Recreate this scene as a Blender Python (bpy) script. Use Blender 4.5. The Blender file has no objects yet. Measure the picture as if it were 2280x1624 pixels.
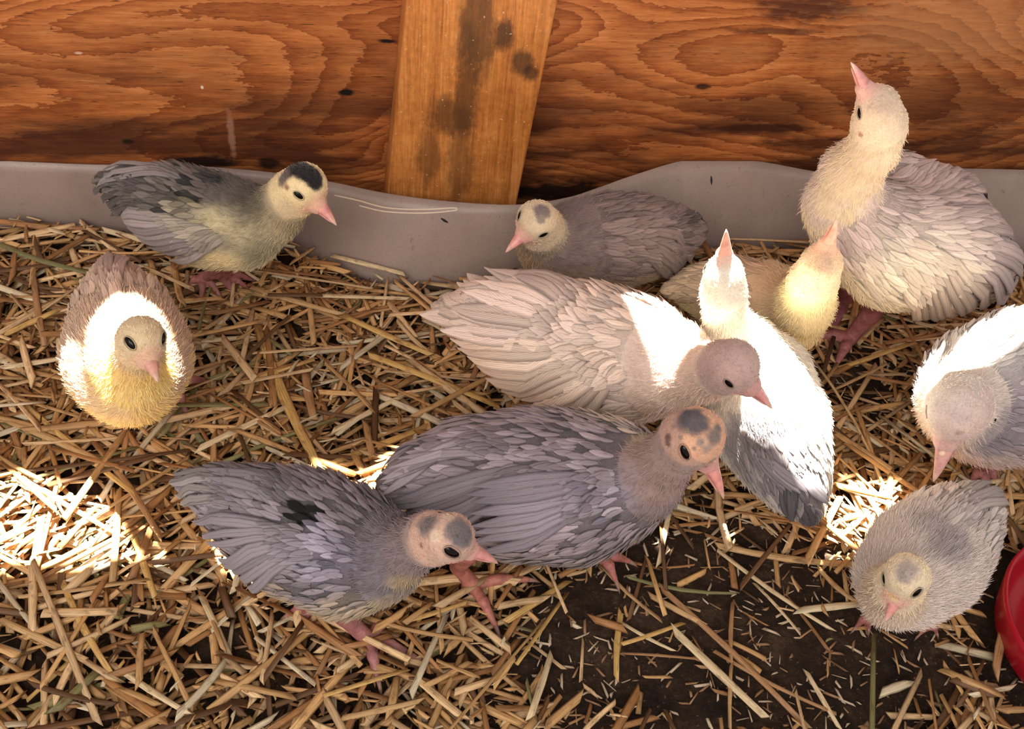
import bpy, math, random
import numpy as np
import openvdb as vdb
from mathutils import Vector, noise
from mathutils.bvhtree import BVHTree

rnd = random.Random(7)
nprs = np.random.RandomState(11)
SC = bpy.context.scene
COL = SC.collection
FAST = False

# ------------------------------------------------------------------ camera
F_PX, CX, CY = 2400.0, 1140.0, 812.0
def _n(v):
    v = np.asarray(v, float)
    return v / (np.linalg.norm(v) + 1e-12)
def _cd(px, py):
    return np.array([px - CX, -(py - CY), -F_PX])
VZ = (850.0, 3200.0)                       # where plumb lines meet
VXY = 365.0
_X = (F_PX ** 2 + (VZ[1] - CY) * (VXY - CY)) / -(VZ[0] - CX)
XW = _n(_cd(CX + _X, VXY)); ZW = -_n(_cd(*VZ)); YW = np.cross(ZW, XW)
RW = np.stack([XW, YW, ZW])
CAM = np.array([0.0, -0.62, 0.505])
cam_d = bpy.data.cameras.new('camera'); cam = bpy.data.objects.new('camera', cam_d); COL.objects.link(cam)
cam_d.sensor_fit = 'HORIZONTAL'; cam_d.sensor_width = 36.0; cam_d.lens = 36.0 * F_PX / 2280.0
cam_d.clip_start = 0.01
from mathutils import Matrix
M = Matrix(RW.tolist()).to_4x4(); M.translation = Vector(CAM)
cam.matrix_world = M
SC.camera = cam

def ray(px, py):
    return RW @ _cd(px, py) / F_PX
def P(px, py, z=0.0):
    """the place at height z seen at this pixel of the photograph"""
    r = ray(px, py); return CAM + r * ((z - CAM[2]) / r[2])
def PY(px, py, y=0.0):
    """the place on the upright plane y"""
    r = ray(px, py); return CAM + r * ((y - CAM[1]) / r[1])
SH = 0.058                                 # height of the plastic strip
WY = float(P(0, 357, SH)[1]) + 0.002       # the wall's face
def depth(p):
    return float(-(RW.T @ (np.asarray(p) - CAM))[2])
def PX(p):
    q = RW.T @ (np.asarray(p) - CAM); return CX + F_PX * q[0] / -q[2], CY - F_PX * q[1] / -q[2]

# ------------------------------------------------------------------ light
SC.view_settings.view_transform = 'Standard'; SC.view_settings.look = 'None'
SC.view_settings.gamma = 1.0; SC.view_settings.use_curve_mapping = False
SC.view_settings.exposure = 0.0
world = bpy.data.worlds.new('sky'); SC.world = world; world.use_nodes = True
bg = world.node_tree.nodes['Background']
bg.inputs[0].default_value = (1.0, 0.93, 0.9, 1); bg.inputs[1].default_value = 0.66
SUN_DIR = _n((0.10, -0.30, -0.95))
sd = bpy.data.lights.new('sun', 'SUN'); sd.energy = 110.0; sd.angle = math.radians(0.45); sd.color = (1.0, 0.95, 0.82)
sun = bpy.data.objects.new('sun', sd); COL.objects.link(sun)
sun.rotation_euler = Vector(SUN_DIR).to_track_quat('-Z', 'Y').to_euler(); sun.location = (0, 0.3, 2)
ad = bpy.data.lights.new('added_fill_light', 'AREA'); ad.energy = 21.5; ad.shape = 'RECTANGLE'; ad.size = 1.4; ad.size_y = 0.9  # soft area light added on the camera side; no doorway is known there
ad.color = (1.0, 0.9, 0.84)
area = bpy.data.objects.new('added_fill_light', ad); COL.objects.link(area); area.location = (-0.5, -1.5, 1.25)
area.rotation_euler = Vector((0.35, 1.4, -1.2)).to_track_quat('-Z', 'Y').to_euler()

# ------------------------------------------------------------------ helpers
def tag(o, label=None, cat=None, group=None, kind=None):
    if label: o['label'] = label
    if cat: o['category'] = cat
    if group: o['group'] = group
    if kind: o['kind'] = kind
    return o
def link_mesh(name, verts, faces, mat, parent=None, origin=(0, 0, 0), smooth=True, cols=None, uvs=None):
    me = bpy.data.meshes.new(name)
    v = np.asarray(verts, float) - np.asarray(origin, float)
    me.from_pydata(v.tolist(), [], [list(map(int, f)) for f in faces])
    if smooth: me.polygons.foreach_set('use_smooth', [True] * len(me.polygons))
    if cols is not None:
        c = np.ones((len(v), 4), np.float32); c[:, :3] = np.asarray(cols)
        a = me.color_attributes.new('Col', 'FLOAT_COLOR', 'POINT'); a.data.foreach_set('color', c.ravel())
    if uvs is not None:
        uv = me.uv_layers.new(name='UVMap'); li = np.zeros(len(me.loops), np.int32); me.loops.foreach_get('vertex_index', li)
        uv.data.foreach_set('uv', np.asarray(uvs, np.float32)[li].ravel())
    me.update()
    o = bpy.data.objects.new(name, me); COL.objects.link(o)
    if mat: me.materials.append(mat)
    if parent: o.parent = parent
    else: o.location = origin
    return o
def empty(name, loc):
    o = bpy.data.objects.new(name, None); COL.objects.link(o); o.location = loc; o.empty_display_size = 0.02
    return o

# node helper
class NT:
    def __init__(s, name):
        s.m = bpy.data.materials.new(name); s.m.use_nodes = True; s.t = s.m.node_tree; s.t.nodes.clear()
        s.out = s.t.nodes.new('ShaderNodeOutputMaterial'); s.b = s.t.nodes.new('ShaderNodeBsdfPrincipled')
        s.t.links.new(s.b.outputs[0], s.out.inputs[0])
    def n(s, typ, ins=None, **kw):
        nd = s.t.nodes.new(typ)
        for k, v in kw.items(): setattr(nd, k, v)
        for k, v in (ins or {}).items(): s.set(nd.inputs[k], v)
        return nd
    def set(s, sock, v):
        if hasattr(v, 'is_output'): s.t.links.new(v, sock)
        else:
            if isinstance(v, (tuple, list)) and len(v) == 3 and len(sock.default_value) == 4: v = (*v, 1)
            sock.default_value = v
    def ramp(s, fac, stops, interp='LINEAR'):
        nd = s.t.nodes.new('ShaderNodeValToRGB'); cr = nd.color_ramp; cr.interpolation = interp
        while len(cr.elements) < len(stops): cr.elements.new(0.5)
        for e, (p, c) in zip(cr.elements, stops): e.position = p; e.color = (*c, 1) if len(c) == 3 else c
        s.set(nd.inputs[0], fac); return nd.outputs[0]
    def math(s, op, a, b=0.0, clamp=False):
        nd = s.n('ShaderNodeMath', operation=op, use_clamp=clamp); s.set(nd.inputs[0], a); s.set(nd.inputs[1], b); return nd.outputs[0]
    def mix(s, fac, a, b, mode='MIX'):
        nd = s.n('ShaderNodeMix', data_type='RGBA', blend_type=mode); s.set(nd.inputs[0], fac); s.set(nd.inputs[6], a); s.set(nd.inputs[7], b); return nd.outputs[2]
    def noise(s, vec, scale, detail=4, rough=0.5, dist=0.0):
        nd = s.n('ShaderNodeTexNoise', {'Scale': scale, 'Detail': detail, 'Roughness': rough, 'Distortion': dist})
        if vec is not None: s.set(nd.inputs['Vector'], vec)
        return nd.outputs[0]
    def mapping(s, vec, scale=(1, 1, 1), loc=(0, 0, 0), rot=(0, 0, 0)):
        nd = s.n('ShaderNodeMapping'); s.set(nd.inputs['Vector'], vec)
        nd.inputs['Scale'].default_value = scale; nd.inputs['Location'].default_value = loc; nd.inputs['Rotation'].default_value = rot
        return nd.outputs[0]
    def obj(s): return s.n('ShaderNodeTexCoord').outputs['Object']
    def bump(s, h, strength=0.3, dist=0.001):
        nd = s.n('ShaderNodeBump', {'Strength': strength, 'Distance': dist, 'Height': h}); s.t.links.new(nd.outputs[0], s.b.inputs['Normal'])
    def fin(s, color=None, rough=0.6, spec=0.5, **kw):
        if color is not None: s.set(s.b.inputs['Base Color'], color)
        s.set(s.b.inputs['Roughness'], rough); s.set(s.b.inputs['Specular IOR Level'], spec)
        for k, v in kw.items(): s.set(s.b.inputs[k.replace('_', ' ')], v)
        return s.m

# ------------------------------------------------------------------ materials
def ellipse_mask(s, o, cx, cz, rx, rz, nz=None):
    sp = s.n('ShaderNodeSeparateXYZ', {'Vector': o}).outputs
    dx = s.math('MULTIPLY', s.math('SUBTRACT', sp[0], cx), 1 / rx); dz = s.math('MULTIPLY', s.math('SUBTRACT', sp[2], cz), 1 / rz)
    r = s.math('SQRT', s.math('ADD', s.math('MULTIPLY', dx, dx), s.math('MULTIPLY', dz, dz)))
    if nz is not None: r = s.math('ADD', r, s.math('MULTIPLY', s.math('SUBTRACT', nz, 0.5), 1.6))
    return s.ramp(r, [(0.55, (1, 1, 1)), (1.0, (0, 0, 0))])
def mat_plywood():
    s = NT('plywood'); o = s.obj()
    fine = s.noise(s.mapping(o, (26, 1, 420)), 1.0, 5, 0.75)
    jag = s.noise(s.mapping(o, (55, 1, 170)), 1.0, 3, 0.7)
    n1 = s.noise(s.mapping(o, (3.0, 1, 8.5), (1.35, 0, 0.4)), 1.0, 1.6, 0.4, 0.35)
    n1 = s.math('ADD', n1, s.math('MULTIPLY', jag, 0.030))
    rings = s.math('FRACT', s.math('MULTIPLY', n1, 34.0))
    tri = s.math('POWER', rings, 1.6)                     # early wood fades into a sharp late-wood line
    pores = s.noise(s.mapping(o, (70, 1, 1300)), 1.0, 2, 0.6)
    big = s.noise(s.mapping(o, (3.2, 1, 7), (3.1, 0, 1.7)), 1.0, 4, 0.6)
    f = s.math('ADD', s.math('MULTIPLY', s.math('SUBTRACT', 1.0, tri), 0.30), s.math('MULTIPLY', fine, 0.72))
    base = s.ramp(f, [(0.20, (0.14, 0.030, 0.007)), (0.42, (0.34, 0.092, 0.021)), (0.64, (0.54, 0.18, 0.048)), (0.88, (0.76, 0.34, 0.13))])
    tone = s.ramp(big, [(0.3, (0.48, 0.40, 0.35)), (0.5, (0.95, 0.93, 0.9)), (0.72, (1.3, 1.4, 1.5))])
    c = s.mix(1.0, base, tone, 'MULTIPLY')
    c = s.mix(s.ramp(pores, [(0.30, (1, 1, 1)), (0.38, (0, 0, 0))]), c, (0.05, 0.012, 0.004))
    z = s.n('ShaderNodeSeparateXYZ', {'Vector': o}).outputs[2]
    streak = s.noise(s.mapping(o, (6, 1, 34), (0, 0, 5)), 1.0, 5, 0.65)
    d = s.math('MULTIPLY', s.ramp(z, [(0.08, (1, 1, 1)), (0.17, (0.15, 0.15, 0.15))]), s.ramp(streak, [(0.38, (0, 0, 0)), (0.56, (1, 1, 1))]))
    c = s.mix(s.math('MULTIPLY', d, 0.85), c, (0.040, 0.010, 0.005))  # streaked dark toward the foot: the wall's shadow put into its colour
    nz = s.noise(s.mapping(o, (60, 1, 160)), 1.0, 4, 0.6)
    for (px, py, rx, rz, col, st) in [(770, 205, .0065, .0032, (.006, .003, .003), 1), (285, 315, .005, .0028, (.01, .004, .003), .9), (862, 92, .007, .002, (.008, .004, .003), 1), (1565, 194, .007, .003, (.02, .006, .003), .9),
          (1700, 285, .05, .0045, (.03, .006, .004), .8), (1800, 18, .045, .012, (.05, .012, .006), .8), (450, 360, .030, .006, (.012, .005, .004), .95), (600, 365, .012, .006, (.012, .005, .004), .9), (1880, 320, .08, .007, (.045, .010, .005), .7),
          (1250, 425, .06, .010, (.006, .003, .002), .95), (1730, 70, .04, .003, (.06, .015, .006), .7), (515, 300, .003, .022, (.52, .30, .2), .4), (2150, 60, .11, .035, (.62, .30, .12), .35), (175, 118, .003, .0012, (.7, .5, .35), .8), (450, 195, .0012, .0015, (.8, .65, .5), 1)]:  # near-black ellipse low beside the post is painted pocket shade
        k = PY(px, py, WY); c = s.mix(s.math('MULTIPLY', ellipse_mask(s, o, float(k[0]), float(k[2]), rx, rz, nz), st), c, col)
    s.bump(s.math('ADD', s.math('MULTIPLY', fine, 0.8), s.math('MULTIPLY', tri, -0.25)), 0.5, 0.0007)
    return s.fin(c, s.ramp(fine, [(0.3, (0.65,) * 3), (0.7, (0.45,) * 3)]), 0.3)
def mat_post():
    s = NT('pine_post'); o = s.obj()
    n1 = s.noise(s.mapping(o, (11, 11, 0.9)), 1.0, 1.5, 0.5, 0.2)
    rings = s.math('POWER', s.math('FRACT', s.math('MULTIPLY', n1, 9.0)), 1.5)
    fine = s.noise(s.mapping(o, (480, 480, 22)), 1.0, 5, 0.75); spk = s.noise(o, 240, 5, 0.7)
    c = s.ramp(s.math('ADD', s.math('ADD', s.math('MULTIPLY', rings, -0.10), s.math('MULTIPLY', fine, 0.62)), s.math('MULTIPLY', spk, 0.35)),
               [(0.25, (0.30, 0.10, 0.020)), (0.46, (0.60, 0.24, 0.058)), (0.66, (0.82, 0.42, 0.14))])
    big = s.noise(o, 14, 3, 0.6)
    c = s.mix(1.0, c, s.ramp(big, [(0.35, (0.72, 0.62, 0.5)), (0.6, (1.05, 1.0, 1.0))]), 'MULTIPLY')
    nz = s.noise(s.mapping(o, (70, 70, 40)), 1.0, 6, 0.75)
    for (px, py, rx, rz, col, st) in [(1060, 60, .014, .05, (.10, .05, .02), .75), (1040, 200, .010, .05, (.09, .04, .015), .75), (1000, 260, .016, .020, (.08, .035, .015), .7), (1125, 75, .008, .014, (.06, .03, .015), .85),
          (1160, 140, .010, .012, (.06, .03, .012), .8), (1025, 350, .012, .05, (.12, .05, .018), .6), (955, 350, .010, .03, (.12, .05, .018), .6), (1180, 165, .006, .008, (.05, .02, .01), .8)]:
        k = PY(px, py, WY - 0.03); c = s.mix(s.math('MULTIPLY', ellipse_mask(s, o, float(k[0]), float(k[2]), rx, rz, nz), st), c, col)
    c = s.mix(s.ramp(s.noise(o, 420, 2, 0.5), [(0.70, (0, 0, 0)), (0.76, (0.6,) * 3)]), c, (0.8, 0.6, 0.42))
    s.bump(fine, 0.4, 0.0006)
    return s.fin(c, 0.5, 0.35)
def mat_sheet():
    s = NT('plastic_sheet'); o = s.obj()
    n1 = s.noise(o, 9, 4, 0.6); sp = s.noise(o, 170, 4, 0.7); g = s.noise(o, 900, 2, 0.6)
    c = s.ramp(n1, [(0.3, (0.27, 0.195, 0.17)), (0.7, (0.44, 0.34, 0.285))])
    c = s.mix(s.ramp(sp, [(0.62, (0, 0, 0)), (0.75, (0.6,) * 3)]), c, (0.12, 0.075, 0.05))
    c = s.mix(s.math('MULTIPLY', s.ramp(g, [(0.3, (1,) * 3), (0.5, (0,) * 3)]), 0.3), c, (0.2, 0.14, 0.12))
    s.bump(n1, 0.2, 0.002)
    return s.fin(c, s.ramp(sp, [(0.3, (0.32,) * 3), (0.7, (0.5,) * 3)]), 0.45, Transmission_Weight=0.12)
def mat_soil():
    s = NT('soil'); o = s.obj()
    a = s.noise(o, 26, 6, 0.7); b = s.noise(o, 260, 5, 0.75); sp = s.noise(o, 520, 2, 0.5)
    c = s.ramp(s.math('ADD', s.math('MULTIPLY', a, 0.6), s.math('MULTIPLY', b, 0.4)),
               [(0.34, (0.006, 0.004, 0.003)), (0.5, (0.04, 0.022, 0.012)), (0.66, (0.12, 0.07, 0.042))])
    c = s.mix(s.ramp(sp, [(0.70, (0, 0, 0)), (0.76, (0.8,) * 3)]), c, (0.36, 0.26, 0.18))
    s.bump(s.math('ADD', a, b), 0.9, 0.004)
    return s.fin(c, 0.85, 0.25)
def mat_straw():
    s = NT('straw'); a = s.n('ShaderNodeAttribute', attribute_name='Col').outputs['Color']
    uv = s.n('ShaderNodeTexCoord').outputs['UV']
    st = s.noise(s.mapping(uv, (34, 2.5, 1)), 1.0, 3, 0.6); bl = s.noise(s.mapping(uv, (3, 5, 1)), 1.0, 3, 0.6)
    c = s.mix(1.0, a, s.ramp(st, [(0.3, (0.48, 0.40, 0.33)), (0.5, (1, 1, 1)), (0.72, (1.3, 1.3, 1.25))]), 'MULTIPLY')
    c = s.mix(s.ramp(bl, [(0.54, (0, 0, 0)), (0.70, (0.7,) * 3)]), c, (0.13, 0.06, 0.025))
    s.bump(st, 0.4, 0.0004)
    return s.fin(c, 0.5, 0.35)
def mat_body():
    s = NT('downy_skin'); a = s.n('ShaderNodeAttribute', attribute_name='Col').outputs['Color']; o = s.obj()
    n1 = s.noise(o, 900, 3, 0.7); n2 = s.noise(o, 160, 4, 0.6)
    c = s.mix(1.0, a, s.ramp(s.math('ADD', s.math('MULTIPLY', n1, 0.6), s.math('MULTIPLY', n2, 0.4)), [(0.3, (0.70, 0.66, 0.62)), (0.5, (1, 1, 1)), (0.7, (1.14,) * 3)]), 'MULTIPLY')
    s.bump(n1, 0.5, 0.0008)
    return s.fin(c, 0.85, 0.15, Sheen_Weight=0.25, Sheen_Roughness=0.5)
def mat_feather():
    s = NT('feather'); a = s.n('ShaderNodeAttribute', attribute_name='Col').outputs['Color']
    uv = s.n('ShaderNodeTexCoord').outputs['UV']; sx = s.n('ShaderNodeSeparateXYZ', {'Vector': uv}); u, v = sx.outputs[0], sx.outputs[1]
    au = s.math('ABSOLUTE', s.math('SUBTRACT', u, 0.5))                       # 0 shaft .. .5 edge
    barb = s.math('FRACT', s.math('ADD', s.math('MULTIPLY', au, -9.0), s.math('MULTIPLY', v, 15.0)))
    barb = s.math('ABSOLUTE', s.math('SUBTRACT', s.math('MULTIPLY', barb, 2), 1))
    nz = s.noise(s.mapping(uv, (5, 3, 1)), 1.5, 4, 0.7)
    f = s.math('ADD', s.math('MULTIPLY', barb, 0.3), s.math('MULTIPLY', nz, 0.75))
    c = s.mix(1.0, a, s.ramp(f, [(0.25, (0.66, 0.64, 0.66)), (0.52, (1, 1, 1)), (0.75, (1.15, 1.15, 1.13))]), 'MULTIPLY')
    c = s.mix(s.ramp(au, [(0.022, (0.6,) * 3), (0.05, (0,) * 3)]), c, (0.62, 0.55, 0.50), 'MULTIPLY')   # shaft
    c = s.mix(s.ramp(au, [(0.30, (0,) * 3), (0.48, (1,) * 3)]), c, s.mix(1.0, a, (0.5, 0.48, 0.48), 'MULTIPLY'))
    s.bump(barb, 0.35, 0.0003)
    return s.fin(c, 0.7, 0.2, Sheen_Weight=0.15)
def mat_down():
    s = NT('down'); a = s.n('ShaderNodeAttribute', attribute_name='Col').outputs['Color']
    return s.fin(a, 0.8, 0.12)
def mat_horn():
    s = NT('beak_horn'); a = s.n('ShaderNodeAttribute', attribute_name='Col').outputs['Color']; o = s.obj()
    n1 = s.noise(o, 260, 4, 0.6)
    c = s.mix(1.0, a, s.ramp(n1, [(0.3, (0.75, 0.68, 0.66)), (0.55, (1, 1, 1)), (0.75, (1.1,) * 3)]), 'MULTIPLY')
    return s.fin(c, 0.38, 0.5, Subsurface_Weight=0.15, Subsurface_Radius=(0.004, 0.0015, 0.001), Subsurface_Scale=1.0)
def mat_leg():
    s = NT('leg_skin'); a = s.n('ShaderNodeAttribute', attribute_name='Col').outputs['Color']; o = s.obj()
    vo = s.n('ShaderNodeTexVoronoi', {'Scale': 520.0, 'Vector': o}).outputs[0]; n1 = s.noise(o, 120, 4, 0.6)
    c = s.mix(1.0, a, s.ramp(n1, [(0.3, (0.6, 0.5, 0.5)), (0.6, (1, 1, 1)), (0.8, (1.15,) * 3)]), 'MULTIPLY')
    s.bump(vo, 0.5, 0.0006)
    return s.fin(c, 0.5, 0.4)
def mat_plain(name, col, rough=0.4, spec=0.5, **kw):
    return NT(name).fin(col, rough, spec, **kw)
def mat_sun_mask():
    s = NT('sun_mask_board'); o = s.obj()
    return s.fin(s.ramp(s.noise(s.mapping(o, (2, 40, 4)), 1, 5, 0.6), [(0.3, (0.10, 0.055, 0.03)), (0.7, (0.25, 0.15, 0.085))]), 0.8, 0.2)
MAT = dict(ply=mat_plywood(), post=mat_post(), sheet=mat_sheet(), soil=mat_soil(), straw=mat_straw(), body=mat_body(), feather=mat_feather(),
           down=mat_down(), horn=mat_horn(), leg=mat_leg(), eye=mat_plain('eye_dark', (0.003, 0.002, 0.002), 0.16, 0.22),
           lid=mat_plain('eyelid', (0.30, 0.17, 0.13), 0.6), red=mat_plain('red_plastic', (0.42, 0.008, 0.02), 0.3, 0.5),
           pale=mat_plain('pale_crease_glint', (0.72, 0.58, 0.44), 0.3), dark=mat_plain('dark_slit', (0.015, 0.01, 0.01), 0.8), sun_mask=mat_sun_mask())

# ------------------------------------------------------------------ setting
def box(name, x0, x1, y0, y1, z0, z1, mat, seg=1):
    v = [(x0, y0, z0), (x1, y0, z0), (x1, y1, z0), (x0, y1, z0), (x0, y0, z1), (x1, y0, z1), (x1, y1, z1), (x0, y1, z1)]
    f = [(0, 3, 2, 1), (4, 5, 6, 7), (0, 1, 5, 4), (1, 2, 6, 5), (2, 3, 7, 6), (3, 0, 4, 7)]
    return link_mesh(name, v, f, mat, smooth=False)
# floor: uneven soil
def soil_h(x, y):
    return 0.004 * (noise.fractal(Vector((x * 14, y * 14, 0.3)), 0.8, 2.0, 4)) - 0.001
gx = np.linspace(-0.85, 1.05, 260); gy = np.linspace(-0.85, WY, 130)
fv = [(x, y, soil_h(x, y)) for y in gy for x in gx]
ff = [(j * 260 + i, j * 260 + i + 1, (j + 1) * 260 + i + 1, (j + 1) * 260 + i) for j in range(129) for i in range(259)]
tag(link_mesh('floor', fv, ff, MAT['soil']), kind='structure')
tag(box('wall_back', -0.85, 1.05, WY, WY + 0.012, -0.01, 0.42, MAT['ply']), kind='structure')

# upright post, nailed a little out of plumb
pf = WY - 0.030
TL, TR = PY(905, 0, pf), PY(1243, 0, pf); BL, BR = PY(862, 430, pf), PY(1152, 450, pf)
def ext(a, b, z):                        # the point on the line a-b at height z
    t = (z - a[2]) / (b[2] - a[2]); return a + (b - a) * t
pts = [ext(TL, BL, 0.003), ext(TR, BR, 0.003), ext(TR, BR, 0.42), ext(TL, BL, 0.42)]
import bmesh
bm = bmesh.new()
vs = [bm.verts.new(p) for p in pts] + [bm.verts.new((p[0], WY - 0.0005, p[2])) for p in pts]
for f in [(0, 1, 2, 3), (7, 6, 5, 4), (0, 4, 5, 1), (1, 5, 6, 2), (2, 6, 7, 3), (3, 7, 4, 0)]: bm.faces.new([vs[i] for i in f])
bmesh.ops.recalc_face_normals(bm, faces=bm.faces)
bmesh.ops.bevel(bm, geom=list(bm.edges), offset=0.0022, segments=3, affect='EDGES', profile=0.5)
me = bpy.data.meshes.new('wall_post'); bm.to_mesh(me); bm.free(); me.materials.append(MAT['post'])
me.polygons.foreach_set('use_smooth', [True] * len(me.polygons))
o = bpy.data.objects.new('wall_post', me); COL.objects.link(o)
tag(o, 'orange pine post with dark stains nailed upright against the plywood wall', 'post')

# plastic strip that lines the foot of the wall
tops = [(-620, 346), (-420, 349), (-260, 352), (-100, 354), (0, 357), (200, 365), (450, 370), (620, 385), (740, 405), (860, 430), (1000, 448), (1150, 455), (1260, 440), (1330, 418), (1400, 393), (1500, 362),
        (1560, 353), (1640, 354), (1720, 364), (1820, 382), (1900, 384), (2050, 378), (2130, 375), (2280, 378), (2420, 384), (2560, 390), (2800, 392)]
tp = [P(x, y, SH) for x, y in tops]
def catmull(pts, n):
    pts = [np.asarray(p, float) for p in pts]; out = []
    for i in range(len(pts) - 1):
        p0 = pts[max(i - 1, 0)]; p1 = pts[i]; p2 = pts[i + 1]; p3 = pts[min(i + 2, len(pts) - 1)]
        for k in range(n):
            t = k / n; out.append(0.5 * ((2 * p1) + (-p0 + p2) * t + (2 * p0 - 5 * p1 + 4 * p2 - p3) * t * t + (-p0 + 3 * p1 - 3 * p2 + p3) * t ** 3))
    out.append(pts[-1]); return out
line = catmull(tp, 8)
line = [np.array([p[0], min(p[1], WY - 0.0022), p[2]]) for p in line]
bots = [P(x, y, .010) for x, y in [(-700, 470), (-300, 478), (0, 482), (230, 492), (500, 510), (640, 535), (740, 572), (860, 608), (1000, 612), (1140, 596), (1300, 570), (1600, 530), (1780, 532), (2280, 545), (2600, 550)]]
def bot_y(x): return float(np.interp(x, [b[0] for b in bots], [b[1] for b in bots]))
verts = []; faces = []; R = 9
for p in line:
    for k in range(R):
        t = k / (R - 1); z = -0.004 + (SH + 0.004) * t
        y = bot_y(p[0]) * (1 - t) + p[1] * t - 0.002 * math.sin(t * 3.1)
        verts.append((p[0], min(y, WY - 0.0025), z))
nL = len(line)
for i in range(nL - 1):
    for k in range(R - 1): faces.append((i * R + k, (i + 1) * R + k, (i + 1) * R + k + 1, i * R + k + 1))
sheet = link_mesh('plastic_sheet', verts, faces, MAT['sheet'])
sm = sheet.modifiers.new('solid', 'SOLIDIFY'); sm.thickness = 0.0012; sm.offset = 1.0
tag(sheet, 'grey translucent plastic strip bowing along the foot of the wall', 'plastic liner')
sheet_bvh = BVHTree.FromPolygons([Vector(v) for v in verts], faces)
def tube(name, pts, rads, mat, parent=None, origin=(0, 0, 0), seg=8, cols=None):
    pts = [np.asarray(p, float) for p in pts]; V = []; Fc = []
    for i, p in enumerate(pts):
        t = _n(pts[min(i + 1, len(pts) - 1)] - pts[max(i - 1, 0)]); u = _n(np.cross(t, (0.31, 0.2, 0.93))); w = np.cross(t, u)
        for k in range(seg):
            a = 2 * math.pi * k / seg; V.append(p + rads[i] * (math.cos(a) * u + math.sin(a) * w))
    for i in range(len(pts) - 1):
        for k in range(seg): Fc.append((i * seg + k, i * seg + (k + 1) % seg, (i + 1) * seg + (k + 1) % seg, (i + 1) * seg + k))
    Fc.append(list(range(seg))[::-1]); Fc.append([(len(pts) - 1) * seg + k for k in range(seg)])
    return link_mesh(name, V, Fc, mat, parent, origin)
def hit(bvh, px, py):
    h = bvh.ray_cast(Vector(CAM), Vector(_n(ray(px, py))))
    return None if h[0] is None else np.array(h[0])
def on_sheet(x, y, off=0.0008):
    h = hit(sheet_bvh, x, y)
    return None if h is None else h - _n(ray(x, y)) * off
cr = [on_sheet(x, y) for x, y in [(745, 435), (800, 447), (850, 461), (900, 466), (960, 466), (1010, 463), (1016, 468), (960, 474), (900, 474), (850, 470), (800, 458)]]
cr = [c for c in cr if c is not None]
tube('crease_glint', catmull(cr, 4), [0.0007] * (len(catmull(cr, 4))), MAT['pale'], sheet, (0, 0, 0))  # pale tube laid on the sheet as the bright highlight along its crease
for a, b, nm in [((1583, 392), (1584, 412), 'slit'), ((982, 486), (998, 496), 'slit')]:
    pa, pb = on_sheet(*a), on_sheet(*b)
    if pa is not None and pb is not None: tube(nm, [pa, (pa + pb) / 2, pb], [0.0006, 0.0011, 0.0005], MAT['dark'], sheet)

# unseen panel added to block the sun, its holes cut to shape the patches
RZ = 1.05
def up_to_mask(p):
    return p - SUN_DIR * ((RZ - p[2]) / -SUN_DIR[2])
SUNPATCH = [
    ([(-60, 1075), (60, 1062), (150, 1085), (230, 1078), (285, 1130), (330, 1190), (388, 1225), (378, 1252), (200, 1262), (-60, 1255)], 0.012),
    ([(425, 1150), (480, 1165), (560, 1240), (560, 1270), (500, 1262), (440, 1205)], 0.012),
    ([(690, 1040), (740, 1045), (820, 1075), (870, 1020), (905, 1015), (900, 1060), (880, 1110), (790, 1125)], 0.012),
    ([(160, 800), (205, 740), (250, 688), (300, 668), (350, 690), (385, 750), (414, 840), (392, 872), (366, 850), (352, 790), (318, 745), (285, 750), (268, 800), (262, 870), (250, 915), (195, 880)], 0.104),
    ([(1392, 662), (1490, 662), (1550, 732), (1565, 800), (1555, 830), (1480, 860), (1458, 800)], 0.105),
    ([(1576, 578), (1648, 578), (1656, 640), (1646, 680), (1584, 680), (1570, 640)], 0.15),
    ([(1645, 722), (1700, 735), (1790, 810), (1835, 880), (1850, 990), (1800, 985), (1735, 925), (1680, 900), (1630, 850)], 0.085),
    ([(2050, 860), (2085, 790), (2180, 715), (2300, 640), (2300, 765), (2180, 815), (2110, 850), (2070, 890)], 0.12),
    ([(1805, 1105), (1870, 1105), (1875, 1078), (2045, 1108), (2010, 1190), (1930, 1245), (1850, 1232), (1812, 1170)], 0.006),
]
cu = bpy.data.curves.new('sun_mask_panel', 'CURVE'); cu.dimensions = '2D'; cu.fill_mode = 'BOTH'; cu.extrude = 0.003
def spl(pts):
    s_ = cu.splines.new('POLY'); s_.points.add(len(pts) - 1)
    for q, p in zip(s_.points, pts): q.co = (p[0], p[1], 0, 1)
    s_.use_cyclic_u = True
spl([(-0.8, -0.30), (1.05, -0.30), (1.05, 0.75), (-0.8, 0.75)])
for poly, z in SUNPATCH: spl([up_to_mask(P(x, y, z)) for x, y in poly])
tmp = bpy.data.objects.new('tmp', cu); COL.objects.link(tmp)
me = bpy.data.meshes.new_from_object(tmp); bpy.data.objects.remove(tmp); me.materials.clear(); me.materials.append(MAT['sun_mask']); me.name = 'sun_mask_panel'
o = bpy.data.objects.new('sun_mask_panel', me); COL.objects.link(o); o.location = (0, 0, RZ); tag(o, kind='structure')

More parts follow.
